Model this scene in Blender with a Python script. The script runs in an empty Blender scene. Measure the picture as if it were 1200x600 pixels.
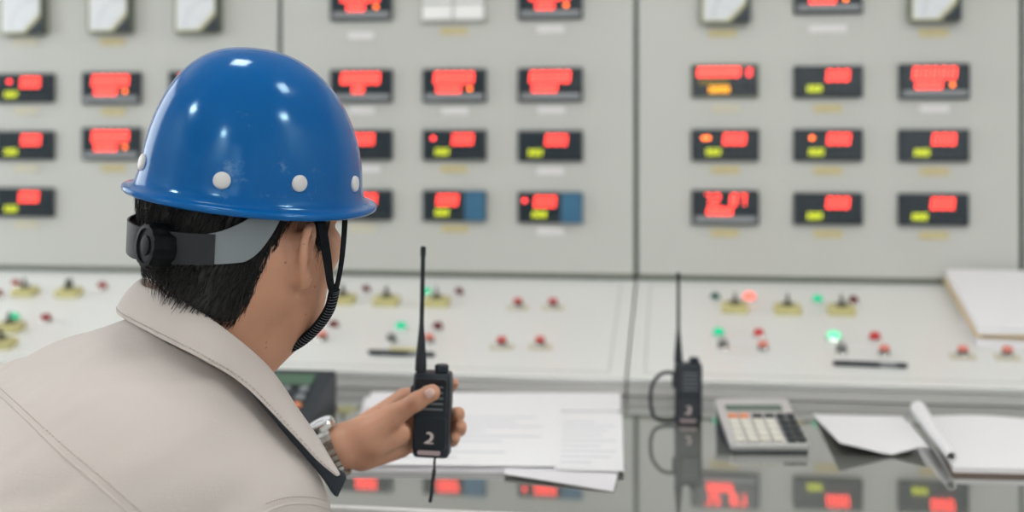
import bpy, math, random
import numpy as np
from mathutils import Vector, Matrix, noise
from mathutils.bvhtree import BVHTree

random.seed(7); np.random.seed(7)
COL = bpy.context.scene.collection
SC = bpy.context.scene
PI = math.pi

# ------------------------------------------------------------------ camera geometry
FPX = 1400.0                    # focal length in pixels of the 1200 px wide frame
YAW = math.radians(7.8)         # the camera looks a little to the left of square-on
HORIZON = 170.0
CAM = np.array([0.0, -2.92, 1.24])
FW = np.array([-math.sin(YAW), math.cos(YAW), 0.0])
RT = np.array([math.cos(YAW), math.sin(YAW), 0.0])
UP = np.array([0.0, 0.0, 1.0])
DESK_Z = 0.75
LIP_Y, LIP_Z = -0.58, DESK_Z + 0.035      # front edge of the sloped console panel
CON_Z = 1.24 - 0.328                      # where the slope meets the cabinets
DESK_FRONT = -1.355
SLOPE = math.atan2(CON_Z - LIP_Z, -LIP_Y)

def v2w(p):                     # (right, depth, up) seen from the camera stand -> world
    p = np.asarray(p, float)
    return CAM + p[..., 0:1]*RT + p[..., 1:2]*FW + p[..., 2:3]*UP if p.ndim > 1 else CAM + p[0]*RT + p[1]*FW + p[2]*UP
def P(px, py, d):               # measured point -> (right, depth, up)
    return np.array([(px-600.0)*d/FPX, d, (HORIZON-py)*d/FPX])
def ray(px, py):
    return FW + (px-600.0)/FPX*RT + (HORIZON-py)/FPX*UP
def on_wall(px, py, y=0.0):
    r = ray(px, py); t = (y-CAM[1])/r[1]; return CAM+t*r
def on_desk(px, py, z=DESK_Z):
    r = ray(px, py); t = (z-CAM[2])/r[2]; return CAM+t*r
def on_slope(px, py):
    n = np.array([0, -math.sin(SLOPE), math.cos(SLOPE)]); p0 = np.array([0, LIP_Y, LIP_Z])
    r = ray(px, py); t = n.dot(p0-CAM)/n.dot(r); return CAM+t*r

# ------------------------------------------------------------------ materials
def lin(r, g, b):
    f = lambda c: (c/255/12.92 if c/255 <= .04045 else ((c/255+.055)/1.055)**2.4)
    return (f(r), f(g), f(b), 1)
def mat(name, col, rough=.5, metal=0., bump=0., bscale=200., var=0., vscale=8., coat=0., emit=None, estr=0., sss=0., stretch=None, spec=.5, detail=3.):
    m = bpy.data.materials.new(name); m.use_nodes = True
    nt = m.node_tree; b = nt.nodes['Principled BSDF']
    b.inputs['Base Color'].default_value = col
    b.inputs['Roughness'].default_value = rough
    b.inputs['Metallic'].default_value = metal
    b.inputs['Specular IOR Level'].default_value = spec
    if coat: b.inputs['Coat Weight'].default_value = coat; b.inputs['Coat Roughness'].default_value = .06
    if emit is not None:
        b.inputs['Emission Color'].default_value = emit; b.inputs['Emission Strength'].default_value = estr
    if sss:
        b.inputs['Subsurface Weight'].default_value = sss
        b.inputs['Subsurface Radius'].default_value = (1, .35, .2); b.inputs['Subsurface Scale'].default_value = .006
    tc = nt.nodes.new('ShaderNodeTexCoord'); src = tc.outputs['Object']
    if stretch:
        mp = nt.nodes.new('ShaderNodeMapping'); mp.inputs['Scale'].default_value = stretch
        nt.links.new(src, mp.inputs['Vector']); src = mp.outputs['Vector']
    if var:
        n = nt.nodes.new('ShaderNodeTexNoise'); n.inputs['Scale'].default_value = vscale; n.inputs['Detail'].default_value = 5
        nt.links.new(src, n.inputs['Vector'])
        mx = nt.nodes.new('ShaderNodeMixRGB'); mx.blend_type = 'MIX'
        mx.inputs[1].default_value = tuple(c*(1-var) for c in col[:3])+(1,); mx.inputs[2].default_value = tuple(min(1, c*(1+var)) for c in col[:3])+(1,)
        nt.links.new(n.outputs['Fac'], mx.inputs[0]); nt.links.new(mx.outputs[0], b.inputs['Base Color'])
    if bump:
        n = nt.nodes.new('ShaderNodeTexNoise'); n.inputs['Scale'].default_value = bscale; n.inputs['Detail'].default_value = detail
        nt.links.new(src, n.inputs['Vector'])
        bp = nt.nodes.new('ShaderNodeBump'); bp.inputs['Strength'].default_value = bump; bp.inputs['Distance'].default_value = .002
        nt.links.new(n.outputs['Fac'], bp.inputs['Height']); nt.links.new(bp.outputs[0], b.inputs['Normal'])
    return m

M = {}
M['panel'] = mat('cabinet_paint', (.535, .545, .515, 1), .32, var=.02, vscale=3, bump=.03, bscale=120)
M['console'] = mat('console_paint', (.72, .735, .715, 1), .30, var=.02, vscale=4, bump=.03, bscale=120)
M['riser'] = mat('riser_paint', (.53, .53, .515, 1), .35, var=.02)
M['gasket'] = mat('seam_gasket', (.045, .065, .052, 1), .6)
M['sill'] = mat('sill_strip', (.15, .17, .135, 1), .5)
M['desk'] = mat('polished_desk', (.17, .175, .16, 1), .035, metal=.0, var=.05, vscale=5, spec=1.0, coat=1.0)
M['desk'].node_tree.nodes['Principled BSDF'].inputs['Coat IOR'].default_value = 1.9
M['desk'].node_tree.nodes['Principled BSDF'].inputs['Coat Roughness'].default_value = .03
M['trimw'] = mat('desk_edging', (.75, .75, .73, 1), .4)
M['steel'] = mat('brushed_steel', (.62, .62, .60, 1), .28, metal=1)
M['chrome'] = mat('chrome', (.72, .72, .70, 1), .16, metal=1)
M['floor'] = mat('floor_vinyl', (.48, .48, .46, 1), .4, var=.1, vscale=3)
M['wall'] = mat('wall_paint', (.80, .80, .79, 1), .7, var=.03)
M['ceil'] = mat('ceiling_tile', (.80, .80, .79, 1), .8, bump=.2, bscale=60)
M['black'] = mat('black_case', (.018, .026, .034, 1), .45, bump=.05, bscale=300)
M['face'] = mat('display_window', (.010, .021, .030, 1), .22)
M['facel'] = mat('meter_lower_strip', (.20, .22, .235, 1), .4)
M['stripl'] = mat('meter_light_strip', (.36, .38, .40, 1), .4)
M['bluecap'] = mat('blue_film', (.035, .14, .25, 1), .4, var=.2, vscale=60)
M['bezel'] = mat('green_grey_bezel', (.17, .19, .14, 1), .45)
M['dialface'] = mat('dial_face', (.74, .77, .80, 1), .5)
M['dialedge'] = mat('dial_edge', (.62, .60, .36, 1), .5)
M['dialglass'] = mat('dark_corner', (.018, .03, .04, 1), .35)
M['white'] = mat('white_plastic', (.88, .88, .88, 1), .4)
M['greyframe'] = mat('grey_frame', (.42, .43, .40, 1), .5)
M['plate_y'] = mat('brass_nameplate', (.56, .49, .27, 1), .45, var=.15, vscale=90)
M['plate_w'] = mat('white_nameplate', (.74, .73, .74, 1), .45)
M['plate_c'] = mat('cream_nameplate', (.60, .57, .45, 1), .45)
M['brass'] = mat('yellow_scale_plate', (.56, .52, .24, 1), .45, var=.25, vscale=120)
M['olive'] = mat('olive_knob', (.13, .125, .06, 1), .4)
M['knob'] = mat('dark_knob', (.05, .055, .045, 1), .4)
M['led_r'] = mat('red_digits', (.3, .02, .02, 1), .5, emit=(1, .060, .042, 1), estr=4.6)
M['led_y'] = mat('yellow_digits', (.2, .2, .02, 1), .5, emit=(.62, .70, .015, 1), estr=2.0)
M['led_o'] = mat('orange_lamp', (.3, .1, .02, 1), .5, emit=(1, .16, .03, 1), estr=5.0)
M['led_a'] = mat('amber_digits', (.3, .15, .02, 1), .5, emit=(1, .42, .01, 1), estr=2.6)
M['led_d'] = mat('dim_yellow_text', (.2, .15, .02, 1), .5, emit=(.5, .36, .03, 1), estr=.45)
M['led_rd'] = mat('red_dot', (.3, .02, .02, 1), .5, emit=(1, .05, .05, 1), estr=5.0)
M['lamp_gb'] = mat('lit_green_lens', (.02, .25, .13, 1), .3, emit=(.25, .95, .55, 1), estr=.95)
M['lamp_g'] = mat('green_lens', (.0, .30, .15, 1), .3, emit=(.0, .75, .36, 1), estr=.55)
M['lamp_dg'] = mat('dark_green_lens', (.01, .09, .07, 1), .3)
M['lamp_r'] = mat('red_lens', (.30, .02, .025, 1), .3)
M['lamp_rm'] = mat('bright_red_lens', (.42, .02, .025, 1), .3, emit=(.8, .03, .03, 1), estr=.15)
M['lamp_rl'] = mat('lit_red_lens', (.8, .1, .08, 1), .3, emit=(1, .11, .07, 1), estr=1.6)
M['lamp_dr'] = mat('dark_red_lens', (.13, .015, .02, 1), .3)
M['btn_pink'] = mat('pale_red_cap', (.70, .22, .17, 1), .4)
M['btn_red'] = mat('red_cap', (.55, .08, .07, 1), .4)
M['btn_grey'] = mat('grey_cap', (.20, .21, .20, 1), .4)
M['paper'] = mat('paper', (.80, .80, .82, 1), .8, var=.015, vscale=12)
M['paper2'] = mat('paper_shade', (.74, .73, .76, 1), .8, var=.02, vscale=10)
M['ink'] = mat('faint_print', (.52, .53, .58, 1), .8)
M['folder'] = mat('manila_folder', (.62, .47, .22, 1), .7)
M['clip'] = mat('brown_board', (.16, .11, .09, 1), .6)
M['calc'] = mat('silver_plastic', (.60, .60, .60, 1), .3, metal=.35)
M['calcbase'] = mat('navy_plastic', (.012, .022, .035, 1), .4)
M['lcd'] = mat('lcd_glass', (.11, .16, .13, 1), .25)
M['key_c'] = mat('cream_keys', (.68, .67, .60, 1), .5)
M['key_d'] = mat('dark_keys', (.03, .04, .045, 1), .4)
M['key_o'] = mat('orange_keys', (.75, .26, .12, 1), .5)
M['radio'] = mat('radio_plastic', (.006, .015, .025, 1), .42, bump=.08, bscale=600)
M['radio2'] = mat('radio_panel', (.006, .012, .020, 1), .3)
M['rlabel'] = mat('radio_label', (.45, .36, .38, 1), .5)
M['rmark'] = mat('radio_mark', (.70, .62, .60, 1), .5)
M['rprint'] = mat('radio_print', (.16, .18, .20, 1), .5)
M['rubber'] = mat('antenna_rubber', (.008, .014, .020, 1), .55)
M['diff'] = mat('lamp_diffuser', (.9, .9, .9, 1), .5, emit=(1, .99, .97, 1), estr=22.0)
M['trouser'] = mat('trouser_cloth', (.08, .09, .11, 1), .9, bump=.2, bscale=500)
M['shoe'] = mat('shoe_leather', (.02, .02, .02, 1), .4)
M['seat'] = mat('stool_vinyl', (.03, .03, .035, 1), .5)

# ------------------------------------------------------------------ mesh building
class MB:
    def __init__(s): s.v = []; s.f = []
    def add(s, vs, fs):
        o = len(s.v); s.v += [tuple(map(float, v)) for v in vs]; s.f += [tuple(i+o for i in f) for f in fs]; return s
    def xf(s, mtx):
        s.v = [tuple(mtx @ Vector(v)) for v in s.v]; return s
    def loft(s, loops, cap=(True, True), closed=True):
        n = len(loops[0]); vs = [p for l in loops for p in l]; fs = []
        for i in range(len(loops)-1):
            for j in range(n if closed else n-1):
                a = i*n+j; b = i*n+(j+1) % n
                fs.append((a, b, b+n, a+n))
        if cap[0]: fs.append(tuple(range(n-1, -1, -1)))
        if cap[1]: fs.append(tuple(range((len(loops)-1)*n, len(loops)*n)))
        return s.add(vs, fs)
    def plate(s, out, z0, z1, bev=0., steps=2):          # extruded outline with a rounded top edge
        out = [np.array(p, float) for p in out]
        def inset(d):
            n = len(out); r = []
            for i in range(n):
                a, b, c = out[i-1], out[i], out[(i+1) % n]
                e1 = (b-a)/max(1e-9, np.linalg.norm(b-a)); e2 = (c-b)/max(1e-9, np.linalg.norm(c-b))
                nn = np.array([-(e1+e2)[1], (e1+e2)[0]]); L = np.linalg.norm(nn)
                r.append(b+nn/max(L, 1e-9)*d)
            return r
        loops = [[(p[0], p[1], z0) for p in out]]
        if bev:
            for k in range(steps+1):
                a = k/steps*PI/2
                loops.append([(p[0], p[1], z1-bev+bev*math.sin(a)) for p in inset(bev*(1-math.cos(a)))])
        else: loops.append([(p[0], p[1], z1) for p in out])
        return s.loft(loops)
    def box(s, lo, hi, bev=0.):
        return s.plate([(lo[0], lo[1]), (hi[0], lo[1]), (hi[0], hi[1]), (lo[0], hi[1])], lo[2], hi[2], bev)
    def lathe(s, prof, c=(0, 0, 0), n=24, cap=(True, True)):
        return s.loft([[(c[0]+r*math.cos(2*PI*i/n), c[1]+r*math.sin(2*PI*i/n), c[2]+z) for i in range(n)] for r, z in prof], cap)
    def tube(s, pts, rad, n=10, cap=True, flat=None, up=None):
        pts = [np.array(p, float) for p in pts]
        rad = rad if hasattr(rad, '__len__') else [rad]*len(pts)
        loops = []; prev = None
        for i, p in enumerate(pts):
            t = pts[min(i+1, len(pts)-1)]-pts[max(i-1, 0)]; t = t/np.linalg.norm(t)
            a = np.array(up, float) if up is not None else (prev if prev is not None else (np.array([0, 0, 1.]) if abs(t[2]) < .9 else np.array([1., 0, 0])))
            x = a-t*a.dot(t); x /= np.linalg.norm(x); y = np.cross(t, x); prev = x
            fl = flat if flat else 1.0
            loops.append([p+rad[i]*(math.cos(2*PI*k/n)*x*fl+math.sin(2*PI*k/n)*y) for k in range(n)])
        return s.loft(loops, (cap, cap))

def rrect(w, h, r, n=4, cx=0, cy=0):
    pts = []
    for (sx, sy, a0) in ((1, -1, -PI/2), (1, 1, 0), (-1, 1, PI/2), (-1, -1, PI)):
        for k in range(n+1):
            a = a0+PI/2*k/n
            pts.append((cx+sx*(w/2-r)+r*math.cos(a), cy+sy*(h/2-r)+r*math.sin(a)))
    return pts
def rect(w, h, cx=0, cy=0): return [(cx-w/2, cy-h/2), (cx+w/2, cy-h/2), (cx+w/2, cy+h/2), (cx-w/2, cy+h/2)]
def ngon(r, n=20, cx=0, cy=0): return [(cx+r*math.cos(2*PI*i/n), cy+r*math.sin(2*PI*i/n)) for i in range(n)]

def smooth_angle(me, ang=35):
    me.polygons.foreach_set('use_smooth', [True]*len(me.polygons))
    if ang < 180:
        try: me.set_sharp_from_angle(angle=math.radians(ang))
        except Exception: pass
def raw(name, v, f, m, parent=None, loc=None, rot=None, ang=22, world=False):
    """One mesh object. world=True: v are world coordinates, made relative to the parent's place (unrotated) or to loc."""
    me = bpy.data.meshes.new(name)
    v = np.asarray(v, float).reshape(-1, 3)
    if world:
        off = np.zeros(3)
        if parent is None: off = np.array(loc) if loc is not None else off
        q = parent
        while q is not None: off = off+np.array(q.location); q = q.parent
        v = v-off
    me.from_pydata(v.tolist(), [], [tuple(int(i) for i in q) for q in f])
    me.validate(); me.update()
    for mm in (m if isinstance(m, (list, tuple)) else [m]): me.materials.append(mm)
    smooth_angle(me, ang)
    o = bpy.data.objects.new(name, me); COL.objects.link(o)
    if parent is not None: o.parent = parent
    if loc is not None and parent is None: o.location = loc
    if rot is not None: o.rotation_euler = rot
    return o
def obj(name, mb, m, parent=None, loc=None, rot=None, ang=22, world=False):
    return raw(name, mb.v, mb.f, m, parent, loc, rot, ang, world)
def tag(o, label, cat, group=None):
    o['label'] = label; o['category'] = cat
    if group: o['group'] = group
    return o
def thing(name, label, cat, loc=(0, 0, 0), rot=(0, 0, 0), group=None):
    o = bpy.data.objects.new(name, None); COL.objects.link(o); o.empty_display_size = .05
    o.location = [float(c) for c in loc]; o.rotation_euler = rot
    return tag(o, label, cat, group)
def dup(root, loc, label, rot=None):
    r = root.copy(); COL.objects.link(r); r.location = [float(c) for c in loc]; r['label'] = label
    if rot is not None: r.rotation_euler = rot
    for ch in list(root.children):
        c = ch.copy(); COL.objects.link(c); c.parent = r
        for g in list(ch.children):
            d = g.copy(); COL.objects.link(d); d.parent = c
    return r
def struct(o): o['kind'] = 'structure'; return o

def catmull(pts, n=8, closed=False):
    pts = [np.array(p, float) for p in pts]; out = []; m = len(pts)
    for i in range(m if closed else m-1):
        if closed: p0, p1, p2, p3 = pts[i-1], pts[i], pts[(i+1) % m], pts[(i+2) % m]
        else: p0, p1, p2, p3 = pts[max(i-1, 0)], pts[i], pts[i+1], pts[min(i+2, m-1)]
        for k in range(n):
            t = k/n
            out.append(.5*((2*p1)+(-p0+p2)*t+(2*p0-5*p1+4*p2-p3)*t*t+(-p0+3*p1-3*p2+p3)*t**3))
    if not closed: out.append(pts[-1])
    return out

# ------------------------------------------------------------------ smooth solid modelling on a grid
class Field:
    def __init__(s, lo, hi, h):
        s.lo = np.array(lo, np.float32); s.h = h
        s.n = np.ceil((np.array(hi)-np.array(lo))/h).astype(int)+1
        s.F = np.full(s.n, 1.0, np.float32)
    def _win(s, lo, hi):
        a = np.clip(np.floor((np.array(lo)-s.lo)/s.h).astype(int), 0, s.n); b = np.clip(np.ceil((np.array(hi)-s.lo)/s.h).astype(int)+1, 0, s.n)
        if (b <= a).any(): return None
        ax = [(s.lo[i]+s.h*np.arange(a[i], b[i])).astype(np.float32) for i in range(3)]
        return tuple(slice(a[i], b[i]) for i in range(3)), ax[0][:, None, None], ax[1][None, :, None], ax[2][None, None, :]
    def _mix(s, sl, d, k, op):
        A = s.F[sl]
        if op == 'sub':
            d = -d; A2 = np.maximum(A, d)
            if k: hh = np.maximum(k-np.abs(A-d), 0)/k; A2 = A2+hh*hh*k*.25
        else:
            A2 = np.minimum(A, d)
            if k: hh = np.maximum(k-np.abs(A-d), 0)/k; A2 = A2-hh*hh*k*.25
        s.F[sl] = A2
    def cap(s, p1, p2, r1, r2=None, k=.02, op='add'):
        p1 = np.array(p1, float); p2 = np.array(p2, float); r2 = r1 if r2 is None else r2
        R = max(r1, r2)+k*1.5+3*s.h
        w = s._win(np.minimum(p1, p2)-R, np.maximum(p1, p2)+R)
        if w is None: return s
        sl, X, Y, Z = w; v = p2-p1; L = max(v.dot(v), 1e-12)
        t = np.clip(((X-p1[0])*v[0]+(Y-p1[1])*v[1]+(Z-p1[2])*v[2])/L, 0, 1)
        d = np.sqrt((X-p1[0]-t*v[0])**2+(Y-p1[1]-t*v[1])**2+(Z-p1[2]-t*v[2])**2)-(r1+(r2-r1)*t)
        s._mix(sl, d.astype(np.float32), k, op); return s
    def chain(s, pts, rs, k=.006, kin=None):
        for i in range(len(pts)-1): s.cap(pts[i], pts[i+1], rs[i], rs[i+1], k)
        return s
    def ell(s, c, rad, axes=None, k=.02, op='add'):
        c = np.array(c, float); rad = np.array(rad, float); R = rad.max()+k*1.5+3*s.h
        w = s._win(c-R, c+R)
        if w is None: return s
        sl, X, Y, Z = w; A = np.eye(3) if axes is None else np.array(axes)
        q = [A[i][0]*(X-c[0])+A[i][1]*(Y-c[1])+A[i][2]*(Z-c[2]) for i in range(3)]
        k0 = np.sqrt(sum((q[i]/rad[i])**2 for i in range(3))); k1 = np.sqrt(sum((q[i]/rad[i]**2)**2 for i in range(3)))
        d = k0*(k0-1)/np.maximum(k1, 1e-6)
        s._mix(sl, d.astype(np.float32), k, op); return s
    def cut(s, p0, n, k=.006):                       # keep the side the normal points away from
        n = np.array(n, float); n /= np.linalg.norm(n)
        ax = [(s.lo[i]+s.h*np.arange(s.n[i])).astype(np.float32) for i in range(3)]
        d = (ax[0][:, None, None]-p0[0])*n[0]+(ax[1][None, :, None]-p0[1])*n[1]+(ax[2][None, None, :]-p0[2])*n[2]
        hh = np.maximum(k-np.abs(s.F-d), 0)/k
        s.F = (np.maximum(s.F, d)+hh*hh*k*.25).astype(np.float32); return s
    def mesh(s, smooth=2):
        F = s.F; n = s.n
        F[0] = F[-1] = 1; F[:, 0] = F[:, -1] = 1; F[:, :, 0] = F[:, :, -1] = 1
        S = F < 0
        cnt = np.zeros(n-1, np.int8)
        for i in (0, 1):
            for j in (0, 1):
                for k in (0, 1):
                    cnt += S[i:n[0]-1+i, j:n[1]-1+j, k:n[2]-1+k]
        act = np.argwhere((cnt > 0) & (cnt < 8)); del cnt
        idx = np.full(n-1, -1, np.int32); idx[act[:, 0], act[:, 1], act[:, 2]] = np.arange(len(act))
        co = [(i, j, k) for i in (0, 1) for j in (0, 1) for k in (0, 1)]
        val = {c: F[act[:, 0]+c[0], act[:, 1]+c[1], act[:, 2]+c[2]] for c in co}
        acc = np.zeros((len(act), 3)); num = np.zeros(len(act))
        for c in co:
            for ax in range(3):
                if c[ax] == 0:
                    e = list(c); e[ax] = 1; e = tuple(e); a, b = val[c], val[e]
                    m = (a < 0) != (b < 0)
                    t = np.where(m, a/np.where(m, a-b, 1), 0)
                    p = np.zeros((len(act), 3)); p += c; p[:, ax] += t
                    acc[m] += p[m]; num += m
        V = (act+acc/num[:, None])*s.h+s.lo
        quads = []
        for ax in range(3):
            o1, o2 = (ax+1) % 3, (ax+2) % 3
            a = [slice(1, -1)]*3; b = [slice(1, -1)]*3
            a[ax] = slice(0, -1); b[ax] = slice(1, None)
            s1 = S[tuple(a)]; s2 = S[tuple(b)]
            e = np.argwhere(s1 != s2); sg = s1[e[:, 0], e[:, 1], e[:, 2]]
            base = e.copy(); base[:, o1] += 1; base[:, o2] += 1
            def g(d1, d2):
                q = base.copy(); q[:, o1] -= d1; q[:, o2] -= d2
                return idx[q[:, 0], q[:, 1], q[:, 2]]
            Q = np.stack([g(1, 1), g(0, 1), g(0, 0), g(1, 0)], 1)
            Q[~sg] = Q[~sg][:, ::-1]
            quads.append(Q)
        Q = np.concatenate(quads)
        V = relax(V, Q, smooth)
        return V, Q
def relax(V, Q, it):
    E = np.concatenate([Q[:, [0, 1]], Q[:, [1, 2]], Q[:, [2, 3]], Q[:, [3, 0]]])
    deg = np.bincount(E.ravel(), minlength=len(V))[:, None]
    for _ in range(it):
        A = np.zeros_like(V)
        for c in range(3):
            A[:, c] = np.bincount(E[:, 0], V[E[:, 1], c], len(V))+np.bincount(E[:, 1], V[E[:, 0], c], len(V))
        V = V*.4+.6*A/np.maximum(deg, 1)
    return V
def vnormals(V, Q):
    a = V[Q[:, 2]]-V[Q[:, 0]]; b = V[Q[:, 3]]-V[Q[:, 1]]; n = np.cross(a, b)
    N = np.zeros_like(V)
    for i in range(4):
        for c in range(3): N[:, c] += np.bincount(Q[:, i], n[:, c], len(V))
    return N/np.maximum(np.linalg.norm(N, axis=1), 1e-12)[:, None]
# ================================================================== the room
RX0, RX1, RY0, RY1, RZ = -2.9, 3.4, -7.2, 0.75, 2.95
def slab(name, lo, hi, m): return struct(obj(name, MB().box(lo, hi), m))
slab('floor', (RX0-.1, RY0-.1, -.1), (RX1+.1, RY1+.1, 0), M['floor'])
slab('ceiling', (RX0-.1, RY0-.1, RZ), (RX1+.1, RY1+.1, RZ+.1), M['ceil'])
slab('wall_back', (RX0, RY1, 0), (RX1, RY1+.1, RZ), M['wall'])
fx0, fx1, fz0, fz1 = 1.5, 2.5, .85, 2.45
fw_ = MB()
fw_.box((RX0, RY0-.1, 0), (fx0, RY0, RZ)); fw_.box((fx1, RY0-.1, 0), (RX1, RY0, RZ)); fw_.box((fx0, RY0-.1, 0), (fx1, RY0, fz0)); fw_.box((fx0, RY0-.1, fz1), (fx1, RY0, RZ))
struct(obj('wall_front', fw_, M['wall']))
slab('wall_right', (RX1, RY0-.1, 0), (RX1+.1, RY1+.1, RZ), M['wall'])
# left wall with a tall window opening
wy0, wy1, wz0, wz1 = -1.5, .25, .95, 2.75
wl = MB()
wl.box((RX0-.1, RY0-.1, 0), (RX0, wy0, RZ)); wl.box((RX0-.1, wy1, 0), (RX0, RY1+.1, RZ))
wl.box((RX0-.1, wy0, 0), (RX0, wy1, wz0)); wl.box((RX0-.1, wy0, wz1), (RX0, wy1, RZ))
struct(obj('wall_left', wl, M['wall']))
w = bpy.data.objects.new('window_1', None); COL.objects.link(w); w.location = (RX0-.05, (wy0+wy1)/2, wz0); w['kind'] = 'structure'
fr = MB(); ww, wh = wy1-wy0, wz1-wz0
for (a, b, c, d) in ((-ww/2, -ww/2+.06, 0, wh), (ww/2-.06, ww/2, 0, wh), (-.03, .03, .06, wh-.06), (-ww/2+.06, ww/2-.06, 0, .06), (-ww/2+.06, ww/2-.06, wh-.06, wh)):
    fr.box((-.03, a, c), (.03, b, d))
obj('window_frame', fr, M['white'], w)
gl = bpy.data.materials.new('frosted_daylight_glass'); gl.use_nodes = True
g_ = gl.node_tree.nodes['Principled BSDF']; g_.inputs['Base Color'].default_value = (.9, .92, .95, 1)
g_.inputs['Emission Color'].default_value = (.93, .97, 1, 1); g_.inputs['Emission Strength'].default_value = 3.0
obj('window_pane', MB().box((-.008, -ww/2+.06, .06), (.008, -.03, wh-.06)).box((-.008, .03, .06), (.008, ww/2-.06, wh-.06)), gl, w)

w2 = bpy.data.objects.new('window_2', None); COL.objects.link(w2); w2.location = ((fx0+fx1)/2, RY0-.05, fz0); w2['kind'] = 'structure'
fr = MB(); ww2, wh2 = fx1-fx0, fz1-fz0
for (a, b, c, d) in ((-ww2/2, -ww2/2+.06, 0, wh2), (ww2/2-.06, ww2/2, 0, wh2), (-.03, .03, .06, wh2-.06), (-ww2/2+.06, ww2/2-.06, 0, .06), (-ww2/2+.06, ww2/2-.06, wh2-.06, wh2)):
    fr.box((a, -.03, c), (b, .03, d))
obj('window_frame', fr, M['white'], w2)
gl2 = gl.copy(); gl2.node_tree.nodes['Principled BSDF'].inputs['Emission Strength'].default_value = 1.6
obj('window_pane', MB().box((-ww2/2+.06, -.008, .06), (-.03, .008, wh2-.06)).box((.03, -.008, .06), (ww2/2-.06, .008, wh2-.06)), gl2, w2)

# ceiling lights: square recessed troffers with real light; two side ones added as fill
lamp_spots = [(-.45, -1.55), (1.15, -1.55), (.35, -6.6), (-2.1, -3.7), (2.75, -2.6)]
first = None
lamp_names = {-.45: 'above the seated man', 1.15: 'above the worktop on the side of the notepad', .35: 'by the rear wall', -2.1: 'by the window wall, behind the seated man', 2.75: 'by the side wall without a window'}  # the lights by the window wall and the side wall are added as fill
for (x, y) in lamp_spots:
    lab = 'square flush ceiling light ' + lamp_names[x]
    if first is None:
        first = thing('ceiling_light', lab, 'ceiling light', (x, y, RZ), group='square ceiling lights')
        f_ = MB()
        f_.box((-.23, -.23, -.03), (-.20, .23, 0)); f_.box((.20, -.23, -.03), (.23, .23, 0)); f_.box((-.20, -.23, -.03), (.20, -.20, 0)); f_.box((-.20, .20, -.03), (.20, .23, 0))
        obj('frame', f_, M['white'], first)
        obj('diffuser', MB().box((-.20, -.20, -.018), (.20, .20, -.002)), M['diff'], first)
    else: dup(first, (x, y, RZ), lab)
    if y < -2:
        L = bpy.data.lights.new('troffer_fill', 'AREA'); L.shape = 'SQUARE'; L.size = .40; L.energy = 46.0 if y < -5 else (22.0 if x < 0 else 20.0); L.color = (1, .99, .97)  # extra area light added for fill under the rear and side fixtures
        lo = bpy.data.objects.new('troffer_fill', L); COL.objects.link(lo); lo.location = (x, y, RZ-.035)

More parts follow.
